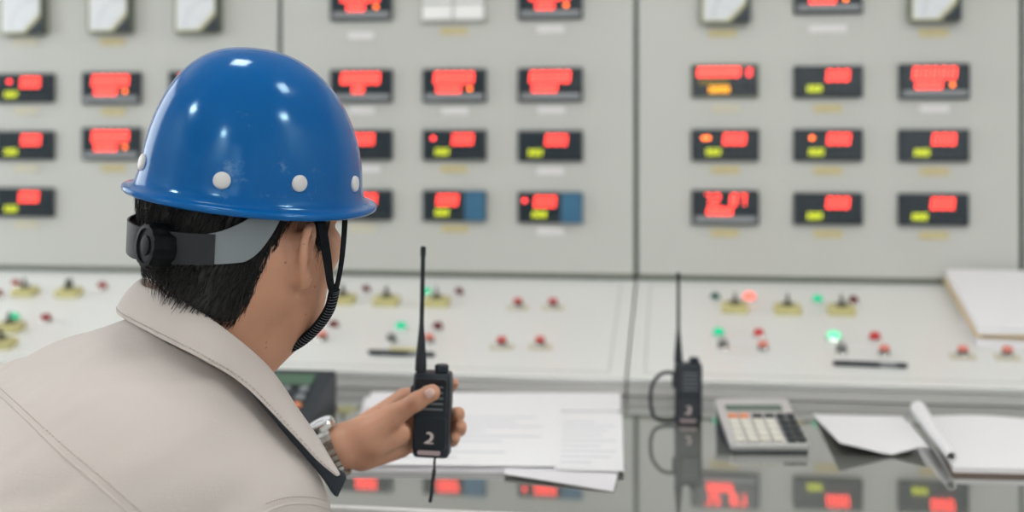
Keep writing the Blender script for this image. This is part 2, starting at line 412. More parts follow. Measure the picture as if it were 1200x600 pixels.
# ================================================================== cabinets, consoles, worktop
S0 = on_wall(328, 250)[0]; S1 = on_wall(745.5, 250)[0]; S2 = on_wall(1197.5, 200)[0]
UW = S1-S0
edges = [S0-UW, S0, S1, S2, S2+UW]
CAB_TOP = 2.15
cab_lab = ['pale grey instrument cabinet with square dials at its top, left of the blue helmet',
           'pale grey instrument cabinet carrying the white button block, behind the blue helmet',
           'pale grey instrument cabinet above the calculator and loose sheets',
           'pale grey instrument cabinet past the seam at the photo\'s right edge']
con_lab = ['pale control console partly hidden behind the man\'s shoulder and back',
           'pale control console behind the hand with the radio',
           'pale control console behind the calculator and standing radio',
           'pale control console past the stacked papers, mostly out of frame']
for i in range(4):
    x0, x1 = edges[i], edges[i+1]; wd = x1-x0; g = .0056
    c = thing('instrument_cabinet', cab_lab[i], 'cabinet', ((x0+x1)/2, 0, 0), group='instrument cabinets')
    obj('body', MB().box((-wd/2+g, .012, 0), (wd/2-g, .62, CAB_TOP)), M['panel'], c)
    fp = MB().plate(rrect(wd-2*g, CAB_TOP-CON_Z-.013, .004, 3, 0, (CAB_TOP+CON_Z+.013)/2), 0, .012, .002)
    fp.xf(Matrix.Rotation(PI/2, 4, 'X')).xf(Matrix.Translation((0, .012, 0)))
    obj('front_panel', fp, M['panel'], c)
    obj('sealing_strip', MB().box((-wd/2+g, .004, CON_Z+.001), (wd/2-g, .012, CON_Z+.013)), M['sill'], c)
    gk = MB()
    if i < 3: gk.box((wd/2-g+.0002, .008, CON_Z+.002), (wd/2+g-.0002, .03, CAB_TOP)); obj('gasket', gk, M['gasket'], c)
    # console under it
    k = thing('control_console', con_lab[i], 'console', ((x0+x1)/2, LIP_Y, 0), group='control consoles')
    gx = .0022
    prof = [(0, DESK_Z+.0005), (0, LIP_Z-.004), (.004, LIP_Z), (-LIP_Y-.001, CON_Z), (-LIP_Y-.001, .02), (.0, .02)]
    obj('body', MB().loft([[(x, y+.0, z) for (y, z) in [(0, .02), (0, DESK_Z-.042), (.03, DESK_Z-.04), (.03, LIP_Z-.012), (-LIP_Y-.001, CON_Z-.012), (-LIP_Y-.001, .02)]] for x in (wd/2-gx, -wd/2+gx)]), M['riser'], k)
    # sloped top board with rounded lip
    L = math.hypot(-LIP_Y-.002, CON_Z-LIP_Z)
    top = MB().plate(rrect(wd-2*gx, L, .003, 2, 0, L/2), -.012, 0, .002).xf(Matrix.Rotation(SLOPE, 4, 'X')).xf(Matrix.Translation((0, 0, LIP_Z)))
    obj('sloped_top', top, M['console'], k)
    obj('riser', MB().box((-wd/2+gx, .001, DESK_Z+.0015), (wd/2-gx, .029, LIP_Z-.014)), M['riser'], k)
    ip = MB()
    il = L-.055
    for sx in (-1, 1): ip.box((sx*(wd/2-.035)-.0012, .028, .0), (sx*(wd/2-.035)+.0012, .028+il, .0006))
    for yy in (.028, .028+il): ip.box((-(wd/2-.035), yy-.0012, .0), ((wd/2-.035), yy+.0012, .0006))
    ip.xf(Matrix.Rotation(SLOPE, 4, 'X')).xf(Matrix.Translation((0, 0, LIP_Z)))
    obj('panel_joint', ip, M['greyframe'], k)
    obj('plinth', MB().box((-wd/2+.01, .05, 0), (wd/2-.01, .5, .02)), M['knob'], k)

dt = thing('worktop', 'long polished grey worktop running in front of the consoles', 'worktop', ((edges[0]+edges[-1])/2, DESK_FRONT, 0))
hw = (edges[-1]-edges[0])/2; dd = LIP_Y-DESK_FRONT
obj('top', MB().plate(rect(2*hw, dd+.028-.012, 0, (dd+.028+.012)/2), DESK_Z-.035, DESK_Z, .0015), M['desk'], dt)
obj('edge_trim', MB().plate(rect(2*hw, .012, 0, .0055), DESK_Z-.037, DESK_Z+.0012, .002), M['trimw'], dt)
for x in np.linspace(-hw+.05, hw-.05, 5):
    obj('leg', MB().box((x-.02, .10, 0), (x+.02, dd-.02, DESK_Z-.036)), M['riser'], dt)

# ================================================================== meters on the cabinets (local: x right, y up, z out of the panel)
SEG = {'0': 'abcdef', '1': 'bc', '2': 'abged', '3': 'abgcd', '4': 'fgbc', '5': 'afgcd', '6': 'afgedc', '7': 'abc', '8': 'abcdefg', '9': 'abcdfg'}
def digits(mb, text, cx, cy, w, h, z, pitch=None):
    n = len(text); pitch = pitch or w*1.32; t = w*.24
    for i, ch in enumerate(text):
        x = cx+(i-(n-1)/2)*pitch
        for s in SEG.get(ch, ''):
            if s in 'adg':
                yy = {'a': h/2-t/2, 'd': -h/2+t/2, 'g': 0}[s]; q = rect(w-t*.6, t, x, cy+yy)
            else:
                xx = w/2-t/2 if s in 'bc' else -w/2+t/2; yy = h/4 if s in 'bf' else -h/4
                q = rect(t, h/2-t*.3, x+xx, cy+yy)
            q = [(px+(py-cy)*.10, py) for px, py in q]
            mb.plate(q, z, z+.0006)
    return mb
ROTW = (PI/2, 0, 0)
def meter_body(t, h, lower=True):
    obj('case', MB().plate(rrect(.160, h, .004), 0, .012, .003), M['black'], t)
    fh = h-.010
    if lower:
        obj('display_window', MB().plate(rrect(.148, fh-.020, .002, 3, 0, .009), .0121, .0132, .0006), M['face'], t)
        s = obj('lower_strip', MB().plate(rrect(.150, .015, .002, 3, 0, -h/2+.013), .0121, .0150, .001), M['facel'], t)
        obj('light_bar', MB().plate(rrect(.120, .006, .002, 3, .012, -h/2+.0155), .0151, .0158), M['stripl'], s)
        obj('button', MB().lathe([(.006, 0), (.006, .002), (.005, .003)], (-.057, -h/2+.0145, .0151), 14), M['stripl'], s)
    else:
        obj('display_window', MB().plate(rrect(.148, fh, .002), .0121, .0132, .0006), M['face'], t)
        kb = MB()
        for q in range(4): kb.plate(rrect(.012, .006, .001, 2, -.002+q*.020, -h/2+.013), .0133, .0150)
        obj('key_row', kb, M['black'], t)
def meter_A(lab, loc, top='88888', low='8888', dot=True, lowx=-.013):
    t = thing('digital_meter', lab, 'meter', loc, ROTW, 'digital panel meters')
    meter_body(t, .083)
    obj('upper_readout', digits(MB(), top, .000, .0190, .0148, .0275, .0133, .0205), M['led_r'], t)
    obj('lower_readout', digits(MB(), low, lowx, -.0085, .0118, .0175, .0133, .0158), M['led_r'], t)
    if dot: obj('indicator', MB().lathe([(.0045, 0), (.0045, .001), (.003, .0018)], (.040, -.0085, .0133), 14), M['led_o'], t)
    return t
def meter_B(lab, loc, rx=.013, dot=None, cap=False, yx=-.040, top='000', dotm='led_o'):
    t = thing('digital_meter', lab, 'meter', loc, ROTW, 'digital panel meters')
    meter_body(t, .076, False)
    obj('upper_readout', digits(MB(), top, rx+.002, .0145, .0136, .0255, .0133, .0187), M['led_r'], t)
    obj('lower_readout', digits(MB(), '888', yx+.004, -.0165, .0085, .0155, .0133, .0122), M['led_y'], t)
    if dot is not None:
        for dx in (dot if isinstance(dot, tuple) else (dot,)):
            obj('indicator', MB().lathe([(.0048, 0), (.0048, .001), (.003, .0018)], (dx, .017, .0133), 14), M[dotm], t)
    if cap: obj('blue_cover', MB().plate(rrect(.052, .074, .002, 3, .053, 0), .0134, .0165, .001), M['bluecap'], t)
    return t
def meter_C(lab, loc):
    t = thing('digital_meter', lab, 'meter', loc, ROTW, 'digital panel meters')
    obj('case', MB().plate(rrect(.160, .080, .003), 0, .010, .002), M['bezel'], t)
    obj('display_window', MB().plate(rrect(.152, .072, .002), .0101, .0122, .0006), M['face'], t)
    obj('upper_readout', digits(MB(), '888888', -.014, .021, .0135, .022, .0123, .0172), M['led_r'], t)
    obj('side_readout', digits(MB(), '0', .058, .020, .010, .018, .0123), M['led_rd'], t)
    obj('text_line', digits(MB(), '8888888', -.026, -.003, .0075, .010, .0123, .0102), M['led_d'], t)
    obj('lower_readout', digits(MB(), '8888', -.013, -.0205, .0095, .015, .0123, .0125), M['led_a'], t)
    kb = MB()
    for q in range(3):
        for r_ in range(2): kb.plate(rrect(.009, .009, .002, 2, .040+q*.013, -.020+r_*.014), .0123, .0140)
    obj('key_pad', kb, M['black'], t)
    return t
def dial(lab, px_c, px_w, bottom):
    b = on_wall(px_c, bottom); e0 = on_wall(px_c-px_w/2, bottom)[0]; e1 = on_wall(px_c+px_w/2, bottom)[0]
    S = e1-e0
    t = thing('dial_meter', lab, 'meter', (b[0], 0, b[2]+S/2), ROTW, 'square dial meters')
    obj('case', MB().plate(rrect(S, S, .012), 0, .022, .003), M['bezel'], t)
    obj('dark_side_strip', MB().plate(rrect(.009, S-.008, .003, 3, S/2-.006, .0), .0221, .0240, .001), M['dialglass'], t)  # dark strip down the right edge of the case
    out = [(-S/2+.010, -S/2+.010), (S*.03, -S/2+.010), (S/2-.014, -S*.04), (S/2-.014, S/2-.010), (-S/2+.010, S/2-.010)]
    o2 = [(-S/2+.007, -S/2+.007), (S*.09, -S/2+.007), (S/2-.011, -S*.10), (S/2-.011, S/2-.007), (-S/2+.007, S/2-.007)]
    obj('dial_rim', MB().plate(o2, .0221, .0236, .0006), M['dialedge'], t)
    f = obj('dial_face', MB().plate(out, .0237, .0250), M['dialface'], t)
    sc = MB(); px, py = S*.36, -S*.36; R = S*.62
    for q in range(41):
        a = PI/2+PI/2*q/40; r0 = R*(.93 if q % 5 else .87)
        c_, s_ = math.cos(a), math.sin(a); p_ = (-s_*.0006, c_*.0006)
        sc.plate([(px+r0*c_-p_[0], py+r0*s_-p_[1]), (px+R*c_-p_[0], py+R*s_-p_[1]), (px+R*c_+p_[0], py+R*s_+p_[1]), (px+r0*c_+p_[0], py+r0*s_+p_[1])][::-1], .0251, .0254)
    obj('scale', sc, M['ink'], f)
    obj('pivot_cover', MB().plate([(S*.105, -S/2+.004), (S/2-.003, -S/2+.004), (S/2-.003, -S*.115)], .0221, .0262, .001), M['dialglass'], t)
    a = math.radians(152)
    nd = MB().plate([(px+.1*R*math.cos(a)+.0012*math.sin(a), py+.1*R*math.sin(a)-.0012*math.cos(a)), (px+.1*R*math.cos(a)-.0012*math.sin(a), py+.1*R*math.sin(a)+.0012*math.cos(a)), (px+.9*R*math.cos(a), py+.9*R*math.sin(a))], .0256, .0260)
    obj('needle', nd, M['ink'], f)
    return t
def wl_(px, py): p = on_wall(px, py); return (p[0], 0, p[2])

colw = {'L1': "at the photo's left edge", 'L2': 'just left of the helmet', 'L3': 'hidden mostly by the helmet crown',
        'M1': 'touching the right of the helmet', 'M2': 'under the white button block', 'M3': 'left of the middle dark seam',
        'R1': 'right of the middle dark seam', 'R2': 'above the calculator', 'R3': 'above the stacked papers'}
roww = {1: 'top row', 2: 'second row', 3: 'third row', 4: 'bottom row'}
def lb(look, c, r): return '%s, %s, %s' % (look, roww[r], colw[c])
A_ = 'black meter with five tall red digits'; B_ = 'black meter with red and small yellow digits'
meter_A(lb(A_, 'L2', 2), wl_(132, 103.5)); meter_A(lb(A_, 'L2', 3), wl_(132, 168.5))
meter_A(lb(A_, 'L3', 2), wl_(234, 102.5))
meter_B(lb('black meter with red digits and round red lamp', 'L1', 2), wl_(31, 103.5), rx=.016, dot=-.040, dotm='led_rd')
meter_B(lb(B_, 'L1', 3), wl_(31, 170.5), rx=.018); meter_B(lb(B_, 'L1', 4), wl_(31, 237), rx=.012)
meter_A(lb(A_, 'M1', 1), wl_(424, 5), low='888', lowx=-.012); meter_A(lb(A_, 'M1', 2), wl_(424, 101), low='88', lowx=-.006, dot=False)
meter_B(lb('black meter with red digits', 'M1', 3), wl_(424, 170), rx=.006); meter_B(lb('black meter with red digits', 'M1', 4), wl_(424, 240), rx=.012)
meter_A(lb('black meter with tall red digits and orange dot', 'M2', 2), wl_(533, 100.5))
meter_B(lb('black meter with red dot beside red digits', 'M2', 3), wl_(533, 170), rx=.020, dot=-.052, dotm='led_rd', yx=-.034)
meter_B(lb('black meter with blue cover on its right', 'M2', 4), wl_(533, 241), rx=-.018, cap=True, yx=-.034)
meter_A(lb(A_, 'M3', 1), wl_(645, 3), low='888', lowx=-.012); meter_A(lb(A_, 'M3', 2), wl_(645, 99.5), low='8888', dot=False)
meter_B(lb(B_, 'M3', 3), wl_(645, 171), rx=.014, yx=-.040)
meter_B(lb('black meter with blue cover and red dot', 'M3', 4), wl_(645, 243), rx=-.014, cap=True, yx=-.030, dot=-.062, dotm='led_rd')
meter_C(lb('green-rimmed meter with red row and amber digits', 'R1', 2), wl_(849, 95))
meter_B(lb('black meter with twin orange dots', 'R1', 3), wl_(849.5, 170), rx=.020, dot=(-.050, -.040), yx=-.032)
meter_A(lb('black meter with red digits in gapped pairs', 'R1', 4), wl_(849.5, 243), top='72 87', low='8888', dot=False)
meter_A(lb(A_, 'R2', 1), wl_(970, -4)); meter_B(lb(B_, 'R2', 2), wl_(970, 96), rx=.020, yx=-.036)
meter_B(lb('black meter with orange dot and red digits', 'R2', 3), wl_(970, 170), rx=.022, dot=-.038, yx=-.032)
meter_B(lb(B_, 'R2', 4), wl_(970, 244.5), rx=.020, yx=-.036)
meter_A(lb(A_, 'R3', 2), wl_(1094, 95.5)); meter_B(lb(B_, 'R3', 3), wl_(1093.5, 170.5), rx=.020, yx=-.032); meter_B(lb(B_, 'R3', 4), wl_(1093, 245.5), rx=.018, yx=-.036)
dial("white square dial meter with dark corner, nearest the photo's left edge", 30.5, 53, 42.5)
dial('white square dial meter, middle of the three left of the helmet top', 132, 52, 40.5)
dial('white square dial meter directly above the helmet crown', 234, 54, 40)
dial('white square dial meter right of the middle dark seam', 849.5, 60, 29.5)
dial('white square dial meter above the stacked papers', 1094, 62, 27.5)
# white button block
c = on_wall(532, 27)
t = thing('button_block', 'white block of square push windows in a grey frame, top of cabinet behind helmet', 'button block', (c[0], 0, c[2]), ROTW)
obj('frame', MB().plate(rrect(.166, .135, .003, 3, 0, .0675), 0, .010, .002), M['greyframe'], t)
for r_ in range(3):
    for q in (-1, 1): obj('window', MB().plate(rrect(.074, .0375, .003, 3, q*.0395, .026+r_*.0425), .0101, .0170, .002), M['white'], t)
# nameplates under the meters
PW = None
def nameplate(px, py, m, lab, w=.066, h=.019):
    t = tag(obj('nameplate', MB().plate(rrect(w, h, .002), 0, .003, .001), M[m], None, wl_(px, py), ROTW), lab, 'nameplate', 'nameplates under the meters')
    return t
mc = {'plate_y': 'yellow', 'plate_w': 'white', 'plate_c': 'cream'}
for col, row, px, py, m in [('L1', 1, 30, 49, 'plate_c'), ('L2', 1, 132, 49, 'plate_y'), ('L1', 2, 31, 130, 'plate_c'), ('L1', 3, 31, 197, 'plate_c'), ('L1', 4, 31, 263, 'plate_c'),
                            ('L2', 2, 133, 131, 'plate_y'), ('L2', 3, 133, 197, 'plate_y'),
                            ('M1', 1, 423, 42, 'plate_w'), ('M1', 2, 424, 129, 'plate_w'), ('M1', 3, 430, 198, 'plate_w'), ('M1', 4, 424, 267, 'plate_c'),
                            ('M2', 1, 532, 36.5, 'plate_y'), ('M2', 2, 533, 130, 'plate_w'), ('M2', 3, 532, 198, 'plate_y'), ('M2', 4, 533, 268, 'plate_y'),
                            ('M3', 1, 645, 34, 'plate_w'), ('M3', 2, 646, 129, 'plate_w'), ('M3', 3, 645, 200, 'plate_w'), ('M3', 4, 645, 271, 'plate_w'),
                            ('R1', 1, 847, 39, 'plate_y'), ('R1', 2, 850, 127, 'plate_c'), ('R1', 3, 850, 199, 'plate_y'), ('R1', 4, 849, 273, 'plate_y'),
                            ('R2', 1, 970, 34, 'plate_w'), ('R2', 2, 970, 127, 'plate_y'), ('R2', 3, 970, 200, 'plate_y'), ('R2', 4, 970, 274, 'plate_y'),
                            ('R3', 1, 1094, 38.5, 'plate_y'), ('R3', 2, 1095, 127, 'plate_w'), ('R3', 3, 1095, 201, 'plate_y'), ('R3', 4, 1094, 276, 'plate_y')]:
    nameplate(px, py, m, 'small %s nameplate below the %s meter %s' % (mc[m], roww[row].replace(' row', '-row'), colw[col]), w=.088 if (col, row) == ('R2', 1) else .066)

# ================================================================== things on the sloped consoles
ROTS = (SLOPE, 0, 0)
SN = np.array([0, -math.sin(SLOPE), math.cos(SLOPE)])
def sl(px, py): return on_slope(px, py)+SN*.0003
def lamp(px, py, m, lab, r=.0115):
    p = sl(px, py+2.5)
    t = thing('indicator_lamp', lab, 'indicator lamp', p, ROTS, 'indicator lamps on the consoles')
    obj('collar', MB().lathe([(r*1.18, 0), (r*1.18, .003), (r*1.05, .005)], n=20), M['chrome'], t)
    obj('lens', MB().lathe([(r, .0051), (r, .010), (r*.85, .0145), (r*.5, .017), (.0001, .0178)], n=20), M[m], t)
def switch(px, py, lab, rz=0.):
    p = sl(px, py)
    t = thing('rotary_switch', lab, 'switch', p, (SLOPE, 0, 0), 'yellow-plated rotary switches')
    w, d = .058, .040
    obj('scale_plate', MB().plate(rrect(w, d, .004), 0, .017, .004), M['brass'], t)
    obj('knob', MB().lathe([(.0135, .0171), (.0130, .022), (.011, .024)], n=20), M['olive'], t)
    a = math.radians(rz)
    obj('handle', MB().plate(rrect(.005, .022, .002, 3, 0, .004), .0241, .040, .002).xf(Matrix.Rotation(a, 4, 'Z')), M['knob'], t)
    mk = MB()
    for q in range(-2, 3):
        an = PI/2+q*.45; mk.plate(rect(.002, .006, 0, 0), .0171, .0174)
        n_ = len(mk.v)-8
        for z in range(n_, len(mk.v)):
            x, y, zz = mk.v[z]; mk.v[z] = (.0205*math.cos(an)+x, .0165*math.sin(an)+y, zz)
    obj('scale_marks', mk, M['knob'], t)
def button(px, py, cap, lab, plate='plate_c', r=.0105):
    p = sl(px, py+3)
    t = thing('push_button', lab, 'push button', p, ROTS, 'push buttons on the consoles')
    if plate: obj('base_plate', MB().plate(rrect(.050, .030, .003, 3, 0, -.002), 0, .0025, .0008), M[plate], t)
    z = .0026 if plate else 0
    obj('ring', MB().lathe([(r*1.25, z), (r*1.25, z+.004), (r*1.12, z+.006)], n=20), M['chrome'], t)
    obj('shaft', MB().lathe([(r*1.0, z+.0061), (r*1.0, z+.012)], n=20), M['knob'], t)
    obj('cap', MB().lathe([(r*1.02, z+.0121), (r*1.02, z+.017), (r*.8, z+.0195), (.0001, z+.0198)], n=20), M[cap], t)

lamp(19, 333, 'lamp_r', "red lamp high on the slope by the photo's left edge, above a yellow switch")
lamp(-2, 345, 'lamp_r', "red lamp cut by the photo's left edge")
lamp(120, 336, 'lamp_r', 'red lamp right of the yellow switch with grey top, above the man\'s collar')
lamp(17, 373, 'lamp_g', "green lamp on the lower row by the photo's left edge")
lamp(54, 374, 'lamp_r', 'red lamp above the man\'s left shoulder')
switch(30, 345, "yellow-plated rotary switch on the upper row by the photo's left edge", 20)
switch(81, 346, 'yellow-plated rotary switch on the upper row, above the man\'s left shoulder', -15)
switch(12, 387, "yellow-plated rotary switch on the lower row, under the green lamp by the left edge", 20)
switch(2, 406, "yellow-plated rotary switch lowest on the slope at the left edge", 20)
lamp(429, 340, 'lamp_dr', 'dark red lamp on the upper row, right of the chin strap', .0105)
lamp(391, 382, 'lamp_dr', 'dark red lamp on the lower row, just right of the chin strap', .0115)
lamp(500, 343, 'lamp_g', 'green lamp right of the held radio antenna, upper row', .0115)
lamp(538, 343, 'lamp_dr', 'dark red lamp, upper row, right of the antenna of the held radio', .0105)
lamp(470, 384, 'lamp_g', 'green lamp left of the held radio antenna, lower row', .012)
lamp(513, 384, 'lamp_dr', 'dark red lamp, lower row, right of the antenna of the held radio', .0115)
switch(402, 354, 'yellow-plated rotary switch half hidden by the chin strap')
switch(453, 356, 'yellow-plated rotary switch left of the held radio antenna')
switch(512, 357, 'yellow-plated rotary switch below the green lamp right of the held antenna', 8)
button(378, 396, 'btn_pink', 'pale red push button beside the chin strap', None)
button(459, 399, 'btn_grey', 'grey push button below the green lamp left of the held antenna', None)
button(503, 399, 'btn_pink', 'pale red push button right of the held antenna', None)
button(607, 358, 'btn_red', 'red push button, upper pair, left one, above the white papers')
button(648, 358, 'btn_red', 'red push button, upper pair, right one, above the white papers')
button(588, 404, 'btn_red', 'red push button, lower pair, left one, above the white papers')
button(633, 404, 'btn_red', 'red push button, lower pair, right one, above the white papers')
lamp(838, 349, 'lamp_dg', 'unlit dark green lamp right of the standing radio antenna', .0105)
lamp(878, 349, 'lamp_rl', 'lit bright red lamp on the upper row, above the calculator', .0125)
lamp(958, 352, 'lamp_g', 'green lamp on the upper row, above the loose sheets', .0115)
lamp(1000, 353, 'lamp_dr', 'dark red lamp on the upper row, farthest right', .0105)
lamp(842, 391, 'lamp_g', 'green lamp on the lower row, right of the standing radio', .0115)
lamp(889, 392, 'lamp_rm', 'red lamp on the lower row, above the calculator', .0105)
lamp(977, 395, 'lamp_gb', 'large glowing pale green lamp above the black marker', .0150)
lamp(1025, 396, 'lamp_rm', 'bright red lamp on the lower row, above the black marker tip', .0115)
switch(861, 364, 'yellow-plated rotary switch below the lit red lamp')
switch(923, 366, 'yellow-plated rotary switch with upright handle, middle of the three above the calculator')
switch(986, 367, 'yellow-plated rotary switch between green and dark red lamps, above the marker')
button(847, 406, 'btn_grey', 'grey push button right of the standing radio', None)
button(894, 408, 'btn_pink', 'pale red push button above the calculator\'s right half', None)
button(986, 411, 'btn_grey', 'grey push button under the glowing pale green lamp', None)
button(1036, 413, 'btn_pink', 'pale red push button under the bright red lamp', None)
button(1128, 415, 'btn_pink', 'red and silver push button below the stacked papers, left one', 'plate_c')
button(1180, 416, 'btn_pink', 'red and silver push button below the stacked papers, right one', 'plate_c')
for px, py, lab in [(869, 400, 'white label strip between the grey and pale red buttons by the standing radio'), (1010, 404, 'white label strip between the grey and pale red buttons above the marker'),
                    (872, 420, 'white label strip below the push buttons by the standing radio'), (1005, 421, 'white label strip above the black marker')]:
    tag(obj('label_strip', MB().plate(rrect(.062, .014, .002), 0, .0012), M['plate_w'], None, sl(px, py), ROTS), lab, 'label', 'white label strips on the console')
def marker(px, py, lab, a, plate):
    p = sl(px, py)
    t = thing('marker_pen', lab, 'pen', p, ROTS)
    R = Matrix.Rotation(a, 4, 'Z') @ Matrix.Rotation(PI/2, 4, 'Y')
    def up(mb): return mb.xf(R).xf(Matrix.Translation((0, 0, .0058)))
    obj('barrel', up(MB().lathe([(.0040, -.070), (.0053, -.066), (.0054, .015), (.0045, .020)], n=16)), M['black'], t)
    obj('grip', up(MB().lathe([(.0052, .0201), (.0052, .045), (.0045, .048)], n=16)), M['facel'], t)
    obj('tip', up(MB().lathe([(.0044, .0481), (.0052, .052), (.0052, .068), (.003, .072)], n=16)), M['black'], t)
marker(1019, 430, 'black marker pen lying on the console above the notepad', math.radians(-2), None)
marker(470, 417, 'black marker pen lying behind the held radio antenna', math.radians(-2), None)
tag(obj('scale_plate', MB().plate(rrect(.064, .016, .002), 0, .002), M['brass'], None, sl(474, 410), ROTS), 'yellow plate behind the marker pen near the held radio', 'label')

# papers stacked on the console near the cabinet
def sheet_mb(quad, z0, th, bow=0., n=8, curl=None):
    """A sheet or pad spanning four world points (x, y), resting at height z0(x, y)."""
    q = [np.array(p[:2]) for p in quad]; top = []; N = n
    for i in range(N+1):
        row = []
        for j in range(N+1):
            u, v = j/N, i/N
            p = (1-u)*(1-v)*q[0]+u*(1-v)*q[1]+u*v*q[2]+(1-u)*v*q[3]
            z = z0(p) if callable(z0) else z0
            z += bow*math.sin(PI*u)*math.sin(PI*v)+(curl(u, v) if curl else 0)
            row.append(np.array([p[0], p[1], z]))
        top.append(row)
    mb = MB(); vs = []; fs = []; W = N+1
    for row in top:
        for p in row: vs.append(p+np.array([0, 0, th]))
    for row in top:
        for p in row: vs.append(p)
    K = W*W
    for i in range(N):
        for j in range(N):
            a = i*W+j; fs.append((a, a+1, a+W+1, a+W)); fs.append((K+a, K+a+W, K+a+W+1, K+a+1))
    for j in range(N):
        fs.append((j, K+j, K+j+1, j+1)); a = N*W+j; fs.append((a, a+1, K+a+1, K+a))
        a = j*W; fs.append((a, a+W, K+a+W, K+a)); a = j*W+N; fs.append((a, K+a, K+a+W, a+W))
    mb.add(vs, fs); return mb
def slope_z(p): return LIP_Z+(p[1]-LIP_Y)*math.tan(SLOPE)
def raise_pt(px, py, dz):           # world point seen at (px, py) on a plane dz above the slope
    n = np.array([0, -math.sin(SLOPE), math.cos(SLOPE)]); p0 = np.array([0, LIP_Y, LIP_Z+dz]); r = ray(px, py)
    return CAM+n.dot(p0-CAM)/n.dot(r)*r
hz = .045
q = [raise_pt(1146, 381, hz), raise_pt(1262, 386, hz), raise_pt(1240, 318, hz), raise_pt(1108, 315, hz)]
yy = [min(p[1], -.012) for p in q]; q = [np.array([p[0], y_, p[2]]) for p, y_ in zip(q, yy)]
b0 = np.mean(q, axis=0)
bp = thing('paper_stack', 'thick stack of white papers leaning on the console by the cabinet', 'papers', (b0[0], b0[1], slope_z(b0)))
tq = lambda d: [np.array(p)+np.array([d[0], d[1], 0]) for p in q]
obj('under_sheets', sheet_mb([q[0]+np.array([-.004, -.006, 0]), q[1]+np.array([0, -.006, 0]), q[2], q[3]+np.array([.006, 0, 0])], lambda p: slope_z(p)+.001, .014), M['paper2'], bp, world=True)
obj('folder', sheet_mb([q[0]+np.array([-.003, .012, 0]), q[1]+np.array([0, .01, 0]), q[2], q[3]+np.array([-.004, 0, 0])], lambda p: slope_z(p)+.0155, .010), M['folder'], bp, world=True)
obj('sheets', sheet_mb(q, lambda p: slope_z(p)+.0260, .019, bow=.003, curl=lambda u, v: .006*(1-v)*u), M['paper'], bp, world=True)
qq = [on_slope(1126, 386), on_slope(1160, 390), on_slope(1168, 372), on_slope(1128, 366)]
tag(obj('paper_slip', sheet_mb(qq, lambda p: slope_z(p)+.0004, .0006), M['paper'], None, loc=qq[0], world=True), 'white paper slip under the corner of the stacked papers', 'paper')

# ================================================================== things on the worktop
def dk(px, py): return on_desk(px, py)
def sheet(name, quad, z, th, lab, m='paper', bow=0., curl=None, group=None, print_=True, n=10):
    q = [dk(*p) for p in quad]; o = tag(obj(name, sheet_mb(q, DESK_Z+z, th, bow, n, curl), M[m], None, loc=(q[0][0], q[0][1], DESK_Z), world=True), lab, 'paper', group)
    if print_:
        ln = MB(); rnd = random.Random(len(lab))
        Q = [np.array([p[0], p[1]]) for p in q]
        for i in range(print_ if isinstance(print_, int) and print_ > 1 else 9):
            v = .1+.8*i/9
            u0 = .08; u1 = rnd.uniform(.5, .92)
            f = lambda u, v: (1-u)*(1-v)*Q[0]+u*(1-v)*Q[1]+u*v*Q[2]+(1-u)*v*Q[3]
            a, b, c_, d = f(u0, v), f(u1, v), f(u1, v+.012), f(u0, v+.012)
            zz = lambda u: DESK_Z+z+th+.0002+bow*math.sin(PI*u)*math.sin(PI*v)
            if curl is None and not bow:
                ln.loft([[(a[0], a[1], zz(u0)), (b[0], b[1], zz(u1)), (c_[0], c_[1], zz(u1)), (d[0], d[1], zz(u0))], [(a[0], a[1], zz(u0)+.0001), (b[0], b[1], zz(u1)+.0001), (c_[0], c_[1], zz(u1)+.0001), (d[0], d[1], zz(u0)+.0001)]])
        if ln.v: obj('print', ln, M['ink'], o, world=True)
    return o
gq = 'white sheets under the held radio'
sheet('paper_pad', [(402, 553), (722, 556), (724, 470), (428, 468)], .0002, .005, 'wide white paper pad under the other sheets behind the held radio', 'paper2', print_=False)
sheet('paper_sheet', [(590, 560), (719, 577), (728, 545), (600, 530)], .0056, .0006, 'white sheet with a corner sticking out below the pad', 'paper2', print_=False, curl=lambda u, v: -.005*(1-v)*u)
sheet('paper_sheet', [(650, 556), (731, 558), (729, 489), (655, 490)], .0064, .002, 'white printed sheet right of the larger sheet behind the held radio')
sheet('paper_sheet', [(405, 552), (652, 554), (658, 486), (440, 484)], .0086, .002, 'larger white printed sheet directly behind the held radio')
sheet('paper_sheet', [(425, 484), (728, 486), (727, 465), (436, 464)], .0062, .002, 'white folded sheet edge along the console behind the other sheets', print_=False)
def curl_front(u, v): return .010*(1-v)**2*abs(2*u-1)**1.5
sheet('paper_sheet', [(984, 536), (1086, 535), (1058, 490), (953, 488)], .0006, .0012, 'loose white sheet between calculator and notepad', print_=False, curl=lambda u, v: .020*(1-v)**1.2*abs(u-.58)/.58+.002)
sheet('paper_sheet', [(1050, 524), (1092, 527), (1066, 494), (1040, 492)], .0002, .0003, 'thin white sheet sticking out between loose sheet and notepad', print_=False)
